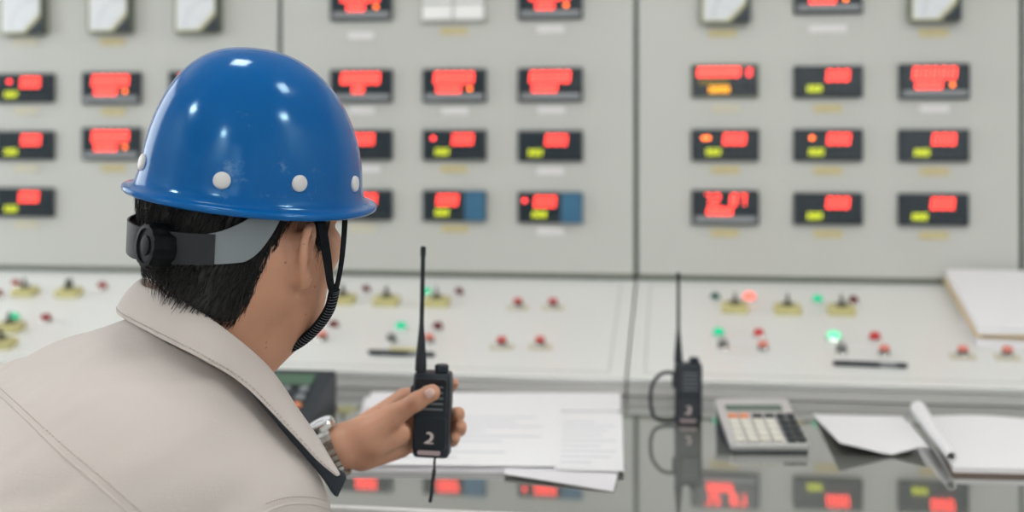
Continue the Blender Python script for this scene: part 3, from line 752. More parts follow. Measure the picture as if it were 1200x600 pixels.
# notepad with rolled-over pages
n0 = dk(1116, 556)
npd = thing('notepad', 'white notepad with its pages rolled over, right of the loose sheets', 'notepad', (n0[0], n0[1], DESK_Z))
q = [dk(1116, 558), dk(1290, 562), dk(1262, 500), dk(1086, 497)]
obj('backing_board', sheet_mb(q, DESK_Z+.0003, .004), M['clip'], npd, world=True)
obj('pages', sheet_mb([p+np.array([.003, .004, 0]) for p in q], DESK_Z+.0045, .008, curl=lambda u, v: .004*math.sin(PI*min(1, u*1.6))*v), M['paper'], npd, world=True)
r0, r1 = dk(1115, 552), dk(1076, 496)
ax = (r1-r0)/np.linalg.norm(r1-r0); sd = np.cross(ax, [0, 0, 1.])
roll = MB(); loops = []
for i in range(9):
    c_ = r0+(r1-r0)*i/8; rr = .008+.0055*i/8; pts = []
    for k in range(26):
        a = -PI*.5-k/25*PI*2.15; r_ = rr*(1-.12*k/25)
        pts.append(c_+sd*r_*math.cos(a)+np.array([0, 0, .0132+rr+r_*math.sin(a)]))
    for k in range(25, -1, -1):
        a = -PI*.5-k/25*PI*2.15; r_ = rr*(1-.12*k/25)-.0012
        pts.append(c_+sd*r_*math.cos(a)+np.array([0, 0, .0132+rr+r_*math.sin(a)]))
    loops.append(pts)
roll.loft(loops)
obj('rolled_pages', roll, M['paper'], npd, world=True)

# silver calculator
fl, frt, bl = dk(849, 531), dk(945, 531), dk(839, 474)
ctr = (fl+frt)/2+np.array([-.003, .168/2*.95, 0])
xa = frt-fl; wdt = np.linalg.norm(xa); rz = math.atan2(xa[1], xa[0])
ln = abs(np.dot((bl-fl), np.array([-math.sin(rz), math.cos(rz), 0])))
W_, L_ = wdt*.97, .168
cal = thing('calculator', 'silver desk calculator with cream and dark keys beside the standing radio', 'calculator', (ctr[0], ctr[1], DESK_Z+.0004), (0, 0, rz))
tilt = Matrix.Rotation(.24, 4, 'X') @ Matrix.Identity(4)
def ct(mb): return mb.xf(Matrix.Translation((0, 0, .008+L_/2*math.sin(.24)))@tilt)
obj('base', MB().plate(rrect(W_*.97, L_*.95, .008), 0, .010, .002), M['calcbase'], cal)
bs = ct(MB().plate(rrect(W_, L_, .010, 5), -.004, .006, .003)); obj('housing', bs, M['calc'], cal)
wedge = MB().loft([[(x, -L_*.44, .0101), (x, L_*.46, .0101), (x, L_*.46, .0101+L_*.90*math.sin(.24)-.004), (x, -L_*.44, .0108)] for x in (W_*.47, -W_*.47)])
obj('under_wedge', wedge, M['calcbase'], cal)
obj('display', ct(MB().plate(rrect(W_*.76, L_*.13, .003, 3, -.002, L_*.27), .0061, .0068)), M['lcd'], cal)
kx = [(-.385+.155*i)*W_ for i in range(3)]
def keyset(name, m, cells):
    for (x, y, w, h) in cells:
        obj(name, ct(MB().plate(rrect(w, h, .002, 2, x, y), .0061, .0105, .0015)), M[m], cal)
kh = L_*.098
ys = [L_*(.075-.122*i) for i in range(5)]
xs = [W_*(-.37+.165*i) for i in range(6)]
kw = W_*.125
keyset('orange_key', 'key_o', [(W_*(-.34), ys[0], kw, kh*.7), (W_*(-.19), ys[0], kw, kh*.7)])
keyset('dark_key', 'key_d', [(W_*(-.02), ys[0], kw, kh*.7), (W_*(.14), ys[0], kw, kh*.7), (W_*.285, ys[0], kw*.9, kh*.8), (W_*.415, ys[0], kw*.85, kh*.8)]
       + [(W_*x, y, kw*.9, kh) for x in (.285, .415) for y in ys[1:4]]+[(W_*x, ys[4], kw*.9, kh) for x in (.285, .415)])
keyset('cream_key', 'key_c', [(W_*x, y, kw, kh) for x in (-.36, -.205, -.045, .115) for y in ys[1:5]])

# dark key device with green display, behind the man
d0 = dk(352, 505)
dev = thing('desk_telephone', 'dark grey desk telephone with green display and an orange key, beside the collar', 'telephone', (d0[0]-.065, d0[1]+.06, DESK_Z+.0004), (0, 0, .02))
tl = math.radians(24)
side = [(-.095, 0), (.095, 0), (.095, .070), (.085, .076), (-.085, .012), (-.095, .008)]
obj('housing', MB().loft([[(x, y, z) for y, z in side] for x in (.085, -.085)]), M['black'], dev)
tm = Matrix.Translation((0, 0, .0445))@Matrix.Rotation(math.atan2(.064, .17), 4, 'X')
obj('display', MB().plate(rrect(.120, .036, .003, 3, -.005, .055), .0005, .002).xf(tm), mat('green_lcd', (.07, .14, .09, 1), .3), dev)
for i in range(4):
    for j in range(4):
        obj('key', MB().lathe([(.009, .0005), (.009, .004), (.006, .006)], (-.055+.034*i, .022-.026*j, 0), 14).xf(tm), M['key_o'] if (i, j) == (3, 2) else M['facel'], dev)

# ------------------------------------------------------------------ two-way radios
def radio(label, loc, rot, standing):
    t = thing('two_way_radio', label, 'radio', loc, rot, 'black two-way radios')
    w, h, d = .047, .106, .030
    # local: x right, y away from the viewer, z up; origin at the bottom centre
    def front(mb): return mb.xf(Matrix.Rotation(PI/2, 4, 'X'))        # plate coordinates (x, z, out)
    secs = []
    for z, sx, sy in ((0, .90, .86), (.003, .98, .96), (.012, 1, 1), (.060, 1.0, 1.0), (.066, 1.02, 1.02), (h-.012, 1.03, 1.0), (h-.003, 1.0, .94), (h, .93, .86)):
        secs.append([(x*sx, y*sy, z) for x, y in rrect(w, d, .007, 4)])
    obj('housing', MB().loft(secs), M['radio'], t)
    fr_ = -d/2
    obj('front_panel', front(MB().plate(rrect(w*.86, .040, .003, 3, 0, .031), -fr_-.0004, -fr_+.0012, .0008)), M['radio2'], t)
    g = obj('speaker_grille', front(MB().plate(rrect(w*.86, .044, .003, 3, 0, .078), -fr_-.0004, -fr_+.0014, .0008)), M['radio2'], t)
    sl_ = MB()
    for q in range(5): sl_.plate(rrect(w*.56, .0022, .001, 2, .003, .062+q*.007), -fr_+.00145, -fr_+.0020)
    obj('slots', front(sl_), M['rprint'], g)
    obj('name_strip', front(MB().plate(rrect(w*.62, .0058, .002, 3, -.001, .0068), -fr_-.0006, -fr_+.0018, .0005)), M['rlabel'], t)
    # bird-like curved mark above the strip
    mk = MB()
    p_ = catmull([(-.0042, -.0060, 0), (-.0012, -.0052, 0), (.0022, -.0028, 0), (.0038, .0010, 0), (.0026, .0044, 0), (-.0006, .0056, 0), (-.0034, .0046, 0)], 5)
    for i in range(len(p_)-1):
        a, b = p_[i], p_[i+1]; tt = (b-a)/np.linalg.norm(b-a); nn = np.array([-tt[1], tt[0], 0])
        wa = .0007+.0013*math.sin(PI*min(1, (i+1)/len(p_))); c0 = np.array([-.001, .0265, 0])
        mk.plate([(c0+a-nn*wa)[:2], (c0+b-nn*wa)[:2], (c0+b+nn*wa)[:2], (c0+a+nn*wa)[:2]], -fr_+.0013, -fr_+.0018)
    mk.plate([(-.0075, .0185), (.0045, .0185), (.0050, .0200), (-.0070, .0200)], -fr_+.0013, -fr_+.0018)
    obj('logo', front(mk), M['rmark'], t)
    obj('antenna', MB().lathe([(.0075, 0), (.0072, .012), (.0056, .030), (.0036, .052), (.0030, .060), (.0028, .144), (.0036, .146), (.0036, .156), (.0025, .158)], (-w*.36, .002, h+.0005), 14), M['rubber'], t)
    kn = []
    for z, r in ((0, .0075), (.001, .0082), (.0075, .0082), (.009, .007)):
        kn.append([(w*.22+(r+.0006*(i % 2))*math.cos(2*PI*i/24), .001+(r+.0006*(i % 2))*math.sin(2*PI*i/24), h+.0005+z) for i in range(24)])
    obj('volume_knob', MB().loft(kn), M['radio'], t)
    obj('talk_button', MB().box((-w/2-.0042, -.007, .062), (-w/2-.0008, .007, .088), .001), M['rubber'], t)
    obj('battery_latch', MB().plate(rrect(w*.8, .030, .004), .0, .004, .001).xf(Matrix.Translation((0, d/2-.0005, .03))@Matrix.Rotation(-PI/2, 4, 'X')), M['radio2'], t)
    obj('belt_clip', MB().box((-.008, d/2+.0040, .018), (.008, d/2+.0075, .078), .001).box((-.008, d/2-.001, .070), (.008, d/2+.0045, .078), .001), M['rubber'], t)
    return t
p = dk(806.5, 498)
rs = radio('black two-way radio standing on the worktop beside the silver calculator', (p[0], p[1]+.014, DESK_Z+.0004), (0, 0, YAW*.5), True)
lp = catmull([(-.022, .0, .088), (-.045, .004, .086), (-.062, .006, .066), (-.066, .0, .035), (-.060, -.006, .012), (-.046, -.008, .0046), (-.028, -.004, .0040), (-.0232, .0, .0075)], 8)
obj('wrist_strap', MB().tube(lp, .0033, 10, flat=1.0), M['rubber'], rs)
# ================================================================== the man
def WV(V):                       # (right, depth, up) array -> world
    V = np.asarray(V, float); return CAM+V[:, :1]*RT+V[:, 1:2]*FW+V[:, 2:3]*UP
A3 = np.array
# head frame
Cc = P(288, 235, 1.27)
Uh = A3([.070, -.090, 1.]); Uh /= np.linalg.norm(Uh)
phi = math.radians(48)
Fh = A3([math.sin(phi), math.cos(phi), 0.]); Fh -= Uh*Fh.dot(Uh); Fh /= np.linalg.norm(Fh)
Rh = np.cross(Fh, Uh)
HX = np.stack([Fh, Rh, Uh])
def H(f, r, u): return Cc+f*Fh+r*Rh+u*Uh
# torso frame
Ft = A3([.766, .643, 0.]); Rt = A3([.643, -.766, 0.])
N0 = P(205, 418, 1.25)                                  # base of the neck
RS = P(277, 602, 1.175); LS = P(40, 500, 1.39)           # shoulder joints
HIP = A3([-.60, 1.09, -.63])
EL_L = A3([-.440, 1.465, -.475]); WR_L = P(392, 527, 1.475)
EL_R = A3([-.215, 1.20, -.63]); WR_R = A3([-.10, 1.37, -.585])
KN = [HIP+Ft*.44+Rt*s*.11+A3([0, 0, -.07]) for s in (-1, 1)]
FT = [k+Ft*.03+A3([0, 0, -.47]) for k in KN]
HIPS = [HIP+Rt*s*.085 for s in (-1, 1)]

SP = (N0-HIP)/np.linalg.norm(N0-HIP); BK = np.cross(Rt, SP); BK /= np.linalg.norm(BK); LT = np.cross(SP, BK); TX = np.stack([LT, BK, SP])
hipw = WV(HIP[None])[0]
person = thing('person', 'man in a beige work shirt seen from behind, leaning to the worktop, holding a radio', 'person', (hipw[0], hipw[1], 0))

def hand_left(F):
    k = .010
    wr = WR_L
    mcp = [P(474, 466, 1.547), P(478, 486, 1.556), P(478, 505, 1.554), P(474, 522, 1.545)]
    for m, r in zip(mcp, (.0125, .0125, .0120, .0112)):
        F.cap(wr+(m-wr)*.22, m, .0175, r, .016)
    fing = [[mcp[0], P(506, 459, 1.568), P(527, 453, 1.560), P(531.5, 449, 1.542)],
            [mcp[1], P(520, 487, 1.570), P(536, 486, 1.556), P(537, 484, 1.530)],
            [mcp[2], P(520, 505, 1.570), P(538, 503, 1.554), P(540, 500, 1.528)],
            [mcp[3], P(514, 520, 1.560), P(530, 516, 1.548), P(533, 513, 1.526)]]
    for pts, rs in zip(fing, ([.0115, .0098, .0086, .0072], [.0120, .0104, .0094, .0084], [.0115, .0100, .0092, .0082], [.0105, .0090, .0082, .0074])):
        F.chain(pts, rs, .0035)
    cmc = P(424, 510, 1.478); m1 = P(462, 487, 1.486)
    F.cap(wr+(cmc-wr)*.4, cmc, .021, .0180, .014)
    F.cap(cmc, m1, .0180, .0138, .012)                    # thenar
    F.cap(P(440, 520, 1.490), P(470, 508, 1.510), .017, .014, .014)
    F.chain([m1, P(489, 470, 1.478), P(507, 459.5, 1.474)], [.0132, .0112, .0096], .006)
    F.ell(P(504, 461, 1.475), (.012, .0088, .0098), None, .004)
    F.cap(P(425, 536, 1.500), P(470, 524, 1.528), .0165, .0125, .014)   # heel of the hand

def hand_right(F):
    wr = WR_R; d = A3([.75, .6, -.28]); d /= np.linalg.norm(d); s = np.cross(d, [0, 0, 1.]); s /= np.linalg.norm(s); up = np.cross(s, d)
    for i, (o, L, r) in enumerate(((-.030, .070, .0095), (-.010, .078, .0100), (.010, .074, .0097), (.029, .058, .0088))):
        m = wr+d*.088+s*o; F.cap(wr+d*.02+s*o*.5, m, .015, .012, .014)
        F.chain([m, m+d*L*.5+up*.004, m+d*L*.8-up*.010, m+d*L-up*.022], [r*1.15, r, r*.92, r*.8], .003)
    t0 = wr+d*.03-s*.025; F.chain([t0, t0+d*.035-s*.022, t0+d*.065-s*.03, t0+d*.088-s*.028], [.016, .0125, .011, .0095], .008)

def head(F):
    F.ell(H(-.006, 0, .012), (.098, .077, .105), HX, .02)
    F.ell(H(.030, 0, -.060), (.062, .058, .085), HX, .03)              # face
    F.ell(H(.060, 0, -.117), (.027, .028, .024), HX, .03)              # chin
    for s in (-1, 1):
        F.cap(H(.005, s*.054, -.075), H(.055, s*.026, -.118), .016, .014, .03)   # jaw
        F.ell(H(.062, s*.040, -.045), (.025, .022, .022), HX, .02)     # cheekbone
        F.cap(H(.066, s*.032, -.050), H(.056, s*.027, -.100), .027, .024, .02)
        F.ell(H(.090, s*.032, -.026), (.016, .016, .009), HX, .006, 'sub')   # eye hollow
        F.cap(H(.086, s*.020, -.016), H(.083, s*.046, -.017), .0050, .0045, .004); F.cap(H(.085, s*.020, -.036), H(.083, s*.046, -.035), .0050, .0045, .004)       # eyeball under lid
        F.cap(H(.086, s*.012, -.006), H(.074, s*.050, -.006), .010, .007, .012)   # brow
        F.ell(H(.098, s*.012, -.064), (.010, .008, .007), HX, .006)
    F.cap(H(.088, 0, -.014), H(.108, 0, -.059), .008, .0115, .010)      # nose
    F.cap(H(.088, -.018, -.086), H(.086, .018, -.086), .0065, None, .006)
    F.cap(H(.086, -.015, -.097), H(.084, .015, -.097), .0070, None, .006)
    F.cap(H(.093, -.022, -.0915), H(.092, .022, -.0915), .0022, None, .003, 'sub')
    # ears: rim, back, lobe and hollow
    for s in (-1, 1):
        e0 = H(.028, s*.073, -.046)
        out = Rh*s*.62-Fh*.78; out /= np.linalg.norm(out)                 # swept back along the head
        nrm = Rh*s*.78+Fh*.62; AX = np.stack([nrm, out, Uh])
        def E(o, u, f=0.): return e0+out*o+Uh*u+nrm*f
        F.ell(E(.013, .001, .004), (.0050, .0150, .0260), AX, .006)
        F.cap(E(.012, .012, -.004), E(.012, -.012, -.004), .009, .008, .008)      # root behind the shell
        rim = catmull([E(.000, .012, .008), E(.004, .025, .010), E(.014, .033, .011), E(.025, .029, .012), E(.031, .015, .011), E(.029, -.001, .010), E(.021, -.016, .009), E(.012, -.026, .007), E(.004, -.026, .006)], 3)
        F.chain(rim, [.0040]*len(rim), .003)
        F.chain(catmull([E(.008, .020, .009), E(.017, .016, .010), E(.021, .004, .010), E(.016, -.008, .009)], 3), [.0030]*10, .004)
        F.ell(E(.009, -.026, .006), (.0058, .0080, .0085), AX, .005)
        F.ell(E(.011, .001, .015), (.0120, .0095, .0150), AX, .002, 'sub')
        F.cap(E(.000, .005, .006), E(.001, -.006, .006), .0046, .0042, .004)
    # neck
    F.cap(P(228, 430, 1.255), P(290, 300, 1.262), .061, .057, .03)
    F.cap(P(262, 425, 1.275), P(322, 380, 1.315), .046, .036, .03)      # throat
    F.cap(P(236, 398, 1.215), P(305, 300, 1.225), .022, .016, .03)      # side muscle

BF = Field((-.86, .93, -.80), (-.05, 1.66, .065), .0026)
head(BF)
BF.cap(N0+A3([.02, .02, -.03]), RS, .034, .040, .04); BF.cap(N0+A3([.02, .02, -.03]), LS, .034, .040, .04)
BF.ell((N0+HIP)*.5+Ft*.03, (.12, .085, .22), TX, .06)
BF.cap((N0+HIP)*.5, HIP, .11, .115, .05)
for s in (0, 1): BF.cap(HIPS[s], HIPS[s]+(KN[s]-HIPS[s])*.45, .070, .060, .04)
BF.chain([RS, EL_R, WR_R], [.040, .036, .026], .02)
BF.chain([LS, EL_L, EL_L+(WR_L-EL_L)*.35, WR_L], [.040, .038, .039, .0275], .02)
hand_left(BF); hand_right(BF)
bv, bq = BF.mesh(2); del BF
skin = mat('skin', (.55, .288, .185, 1), .46, var=.10, vscale=26, bump=.10, bscale=420, sss=.25)
nt = skin.node_tree                                       # a few small moles and a warmer tone in patches
vor = nt.nodes.new('ShaderNodeTexVoronoi'); vor.inputs['Scale'].default_value = 62; vor.inputs['Randomness'].default_value = 1
tc = nt.nodes.new('ShaderNodeTexCoord'); nt.links.new(tc.outputs['Object'], vor.inputs['Vector'])
rmp = nt.nodes.new('ShaderNodeMapRange'); rmp.inputs[1].default_value = .05; rmp.inputs[2].default_value = .10; rmp.inputs[3].default_value = .55; rmp.inputs[4].default_value = 0
nt.links.new(vor.outputs['Distance'], rmp.inputs[0])
mxm = nt.nodes.new('ShaderNodeMixRGB'); mxm.inputs[2].default_value = (.10, .045, .03, 1)
bsdf = nt.nodes['Principled BSDF']; prev = bsdf.inputs['Base Color'].links[0].from_socket
nt.links.new(prev, mxm.inputs[1]); nt.links.new(rmp.outputs[0], mxm.inputs[0]); nt.links.new(mxm.outputs[0], bsdf.inputs['Base Color'])
body = raw('body', WV(bv), bq, skin, person, ang=180, world=True)

eyem = mat('eye_white', (.75, .73, .70, 1), .2); irm = mat('dark_iris', (.02, .012, .008, 1), .15)
for s in (-1, 1):
    ec = H(.0735, s*.032, -.026); mb = MB(); lo = []; mi = MB(); li = []
    fw3 = (Fh+Rh*s*.10)/np.linalg.norm(Fh+Rh*s*.10); t1 = np.cross(fw3, Uh); t1 /= np.linalg.norm(t1); t2 = np.cross(t1, fw3)
    for a in np.linspace(.02, PI-.02, 14): lo.append([ec+.0120*(math.cos(a)*fw3+math.sin(a)*(math.cos(q)*t1+math.sin(q)*t2)) for q in np.linspace(0, 2*PI, 20, endpoint=False)])
    mb.loft(lo); e_ = obj('eye', MB().add(WV(A3(mb.v)), mb.f), eyem, person, ang=180, world=True)
    for a in np.linspace(.02, .48, 5): li.append([ec+.0123*(math.cos(a)*fw3+math.sin(a)*(math.cos(q)*t1+math.sin(q)*t2)) for q in np.linspace(0, 2*PI, 20, endpoint=False)])
    mi.loft(li); obj('iris', MB().add(WV(A3(mi.v)), mi.f), irm, e_, ang=180, world=True)
# ------------------------------------------------------------------ hair
hairm = mat('black_hair', (.008, .0075, .008, 1), .40, bump=.5, bscale=90, stretch=(1, 1, .12), detail=6, spec=.35)
HF = Field(Cc-A3([.16, .16, .24]), Cc+A3([.16, .16, .14]), .003)
HF.ell(H(-.008, 0, .010), (.106, .084, .108), HX, .01)
HF.cap(H(-.045, 0, -.045), P(222, 362, 1.235), .062, .050, .02)
HF.cap(H(-.030, .022, -.050), P(248, 372, 1.228), .056, .052, .02)
HF.cut(P(314, 322, 1.20), A3([.80, .10, -.60]), .010)
HF.cut(P(205, 343, 1.20), A3([-.49, 0, -.87]), .006); HF.cut(P(255, 384, 1.20), A3([.10, .0, -1.]), .010)
# the face stays clear
for s in (-1, 1):
    HF.ell(H(.050, s*.075, -.075), (.052, .030, .062), HX, .006, 'sub')
    HF.ell(H(.018, s*.085, -.045), (.024, .026, .042), HX, .004, 'sub')
HF.ell(H(.100, 0, -.045), (.055, .075, .075), HX, .006, 'sub')
for s in (-1, 1):
    HF.cap(H(.050, s*.068, .02), H(.052, s*.064, -.042), .0115, .0065, .006)        # sideburn
    HF.chain([H(.096, s*.014, -.004), H(.091, s*.034, .001), H(.078, s*.052, -.005)], [.0030, .0036, .0022], .002)
hv, hq = HF.mesh(2); del HF
rnd = random.Random(3)
hn = vnormals(hv, hq)
strands = MB()
down0 = -Uh*.85-Fh*.25
pick = [i for i in range(0, len(hv)) if (hv[i]-Cc).dot(Uh) < .02 and (hv[i]-Cc).dot(Fh) < .075]
for _ in range(5200):
    i = rnd.choice(pick); p = hv[i]; n = hn[i]
    hgt = (p-Cc).dot(Uh)
    d = down0+A3([rnd.gauss(0, .16) for _ in range(3)])-Fh*.25*max(0, -(p-Cc).dot(Fh))*8
    sd_ = (p-Cc).dot(Rh)
    d = d-Rh*(.35*np.sign(sd_) if abs(sd_) > .03 else 0)*(1 if hgt < -.08 else .3)
    d -= n*d.dot(n); L_n = np.linalg.norm(d)
    if L_n < .2: continue
    d /= L_n; sd2 = np.cross(n, d); L = rnd.uniform(.014, .026)*(1.0 if hgt > -.10 else .8); wv = rnd.uniform(.00035, .0007)
    pts = []
    for t in (0, .5, 1.):
        c0 = p+d*L*t+n*(.0012+.0022*t-.0018*t*t*rnd.uniform(.2, 1.6)); ww_ = wv*(1-t*.85)
        pts.append((c0-sd2*ww_, c0+n*ww_*1.2, c0+sd2*ww_))
    strands.loft([list(q) for q in pts])
V2 = np.concatenate([hv, np.array(strands.v)]); Q2 = [tuple(q) for q in hq]+[tuple(i+len(hv) for i in f) for f in strands.f]
raw('hair', WV(V2), Q2, hairm, person, ang=180, world=True)

# ------------------------------------------------------------------ shirt
SF = Field((-1.0, .83, -.85), (.0, 1.66, -.05), .0045)
K = .06
SF.cap(P(205, 440, 1.245), RS, .050, .076, K)
SF.cap(P(200, 452, 1.26), LS, .045, .068, K)
SF.cap(P(150, 520, 1.24), P(50, 610, 1.19), .085, .10, K)
SF.ell((N0+HIP)*.5+Ft*.03, (.195, .135, .27), TX, K)
SF.cap((N0+HIP)*.5-Ft*.01, HIP, .150, .150, K)
SF.cap((N0*.75+HIP*.25)+Rt*.08, RS+A3([-.05, 0, -.06]), .10, .085, K)
SF.cap((N0*.75+HIP*.25)-Rt*.09, LS+A3([-.02, -.03, -.06]), .10, .075, K)
SF.cap(P(262, 480, 1.27), P(300, 580, 1.27), .050, .062, .05)           # right chest under the collar wing
SF.chain([RS, EL_R, EL_R+(WR_R-EL_R)*.80], [.076, .062, .046], .04)
SF.chain([LS, EL_L, EL_L+(WR_L-EL_L)*.42], [.070, .060, .050], .04)
SF.ell(HIP, (.185, .15, .12), np.stack([Rt, Ft, UP]), .05)
sv, sq = SF.mesh(6); del SF
# soft folds in the cloth
sn = vnormals(sv, sq)
for i in range(len(sv)):
    p = sv[i]
    a = p.dot(A3([.60, -.45, -.66])); b = p.dot(A3([.55, .80, -.1]))
    q = Vector((p[0]*7+2, p[1]*7, p[2]*7))
    w_ = noise.noise(q)*.0055+noise.noise(Vector((a*34+noise.noise(q)*2.0, b*7, p[2]*4)))*.0045*(.35+noise.noise(q*1.7+Vector((5, 5, 5))))
    w_ += noise.noise(Vector((a*60, b*16, p[2]*9)))*.0011+noise.noise(Vector((p[0]*26, p[1]*26, p[2]*26)))*.0008
    sv[i] = p+sn[i]*w_
cloth = mat('beige_twill', (.555, .508, .480, 1), .88, var=.035, vscale=14, bump=.30, bscale=900, spec=.25)
shirt = raw('shirt', WV(sv), sq, cloth, person, ang=180, world=True)
sbvh = BVHTree.FromPolygons([Vector(p) for p in sv], [tuple(q) for q in sq])
def hit_shirt(px, py):
    d = Vector(((px-600)/FPX, 1., (HORIZON-py)/FPX)).normalized()
    h = sbvh.ray_cast(Vector((0, 0, 0)), d)
    return (A3(h[0]), A3(h[1])) if h[0] is not None else (None, None)
def sew(pxs, n=10):
    out = []
    for p in catmull([A3([x, y, 0.]) for x, y in pxs], n):
        h, nn = hit_shirt(p[0], p[1])
        if h is not None: out.append((h, nn if nn[1] < 0 else -nn))
    return out
def ridge(line, r, off=.0): 
    mb = MB(); mb.tube([h+n*off for h, n in line], r, 6); return mb
def stitches(line, gap=.0032, ln=.0019, r=.00038, off=.0004):
    mb = MB(); acc = 0; pts = [h+n*off for h, n in line]
    for i in range(len(pts)-1):
        a, b = pts[i], pts[i+1]; L = np.linalg.norm(b-a); t = -acc
        while t < L:
            if t >= 0 and t+ln < L: mb.tube([a+(b-a)*t/L, a+(b-a)*(t+ln)/L], r, 5)
            t += gap
        acc = (L-t) % gap if L-t > 0 else -(t-L)
        acc = max(0, -(t-L))
    return mb
thread = mat('beige_thread', (.48, .43, .40, 1), .8)
seamd = cloth
yl = sew([(-6, 458), (30, 491), (70, 530), (112, 566), (150, 600), (175, 622)], 12)
y2 = sew([(-6, 449), (30, 482), (72, 520), (116, 557), (156, 592), (184, 616)], 12)
if len(yl) > 3:
    ym = MB(); ym.loft([[h-n*.001 for h, n in yl], [h+n*.0011 for h, n in yl], [h+n*.0010 for h, n in y2[:len(yl)]], [h-n*.0012 for h, n in y2[:len(yl)]]][::1] if len(y2) >= len(yl) else [[h+n*.001 for h, n in yl], [h for h, n in yl]], (False, False), closed=False)
    obj('yoke_seam', MB().add(WV(A3(ridge(yl, .0011).v)), ridge(yl, .0011).f), cloth, person, ang=180, world=True)
    st = stitches(y2, .004, .0026, .0005); obj('yoke_stitching', MB().add(WV(A3(st.v)), st.f), thread, person, ang=180, world=True)
sl1 = sew([(288, 622), (310, 601), (338, 591), (366, 591), (388, 598)], 10)
sl2 = sew([(284, 612), (306, 593), (336, 583), (366, 583), (388, 590)], 10)
if len(sl1) > 3:
    r_ = ridge(sl1, .0012); obj('sleeve_seam', MB().add(WV(A3(r_.v)), r_.f), cloth, person, ang=180, world=True)
    st = stitches(sl2, .004, .0026, .0005); obj('sleeve_stitching', MB().add(WV(A3(st.v)), st.f), thread, person, ang=180, world=True)

# collar: inner stand, fold and turned-down leaf
fold = [(391, 553, 1.175), (373, 517, 1.178), (349, 481, 1.185), (312, 427, 1.20), (258, 380, 1.18), (206, 346, 1.20), (170, 334, 1.25),
        (174, 326, 1.305), (218, 350, 1.335), (276, 398, 1.335), (318, 450, 1.325), (346, 500, 1.305)]
leaf = [(394, 558, 1.160), (372, 540, 1.155), (340, 506, 1.150), (286, 452, 1.155), (236, 421, 1.145), (183, 394, 1.175), (140, 370, 1.25),
        (146, 366, 1.32), (200, 392, 1.37), (282, 436, 1.365), (330, 474, 1.35), (348, 515, 1.33)]
def lay(pts, off, near):
    out = []; last = None
    for i, (x, y, d) in reversed(list(enumerate(pts))):
        if i < near:
            h, n = hit_shirt(x, y)
            if h is not None: last = h[1]
            if last is not None: d = min(d, last-off)
        out.append(P(x, y, d))
    return out[::-1]
fold = lay(fold, .012, 6); leaf = lay(leaf, .008, 7)
fc = catmull(fold, 6); lc = catmull(leaf, 6)
axis_c = N0
rows = []
for ri, (a, b) in enumerate(zip(fc, lc)):
    wst = min(1., max(.04, (min(ri, len(fc)-1-ri)-9)/9))
    inn = A3([P(262, 380, 1.26)[0], 1.26, a[2]]); toin = inn-a; toin[2] = 0; toin /= max(1e-6, np.linalg.norm(toin))
    out = -toin; dn = b-a
    st0 = a+A3([0, 0, -.030*wst])+toin*.004                    # bottom of the stand, inside
    st1 = a+A3([0, 0, -.006*wst])+toin*.002
    top = a+out*.002
    m1 = a+dn*.10+out*.0040+A3([0, 0, .0005]); m2 = a+dn*.5+out*.0065; m3 = a+dn*.92+out*.002
    rows.append([st0, st1, top, m1, a+dn*.3+out*.0065, m2, a+dn*.75+out*.0045, m3, b])
nr = len(rows[0]); V = np.array([p for r in rows for p in r]); Fq = []
for i in range(len(rows)-1):
    for j in range(nr-1):
        q = i*nr+j; Fq.append((q, q+1, q+nr+1, q+nr))
me_c = raw('collar', WV(V), Fq, cloth, person, ang=180, world=True)
mo = me_c.modifiers.new('cloth thickness', 'SOLIDIFY'); mo.thickness = .0022; mo.offset = 0
mo = me_c.modifiers.new('soft', 'SUBSURF'); mo.levels = 1; mo.render_levels = 2
fa_ = [(284, 449, 286, 452), (300, 462, 300, 468), (318, 476, 313, 483), (342, 503, 336, 511), (362, 526, 357, 535), (378, 543, 373, 554), (389, 553, 383, 568), (399, 560, 391, 580), (401, 566, 396, 582)]  # dark strip stands in for shade under the collar leaf, navy at its tip
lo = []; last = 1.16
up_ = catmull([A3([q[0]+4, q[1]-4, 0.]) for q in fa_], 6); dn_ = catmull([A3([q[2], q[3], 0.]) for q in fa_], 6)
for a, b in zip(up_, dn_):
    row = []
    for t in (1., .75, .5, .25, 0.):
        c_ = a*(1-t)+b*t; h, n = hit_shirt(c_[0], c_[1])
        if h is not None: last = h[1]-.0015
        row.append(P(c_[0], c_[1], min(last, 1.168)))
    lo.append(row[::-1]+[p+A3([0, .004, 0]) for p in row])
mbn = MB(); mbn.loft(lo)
obj('collar_gap_shade', MB().add(WV(A3(mbn.v)), mbn.f), mat('navy_gap_shade', (.018, .024, .034, 1), .8), person, ang=180, world=True)
# stitched line along the leaf edge
line = [(r[7]*.80+r[6]*.20, None) for r in rows[:44]]
cl = MB(); pts = [p+A3([0, -.0026, .0010]) for p, _ in line]
for i in range(len(pts)-1):
    n_ = max(1, int(np.linalg.norm(pts[i+1]-pts[i])/.0036))
    for k in range(n_):
        a = pts[i]+(pts[i+1]-pts[i])*k/n_; b = pts[i]+(pts[i+1]-pts[i])*(k+.62)/n_
        cl.tube([a, b], .00065, 5)
obj('stitching', MB().add(WV(A3(cl.v)), cl.f), thread, me_c, ang=180, world=True)

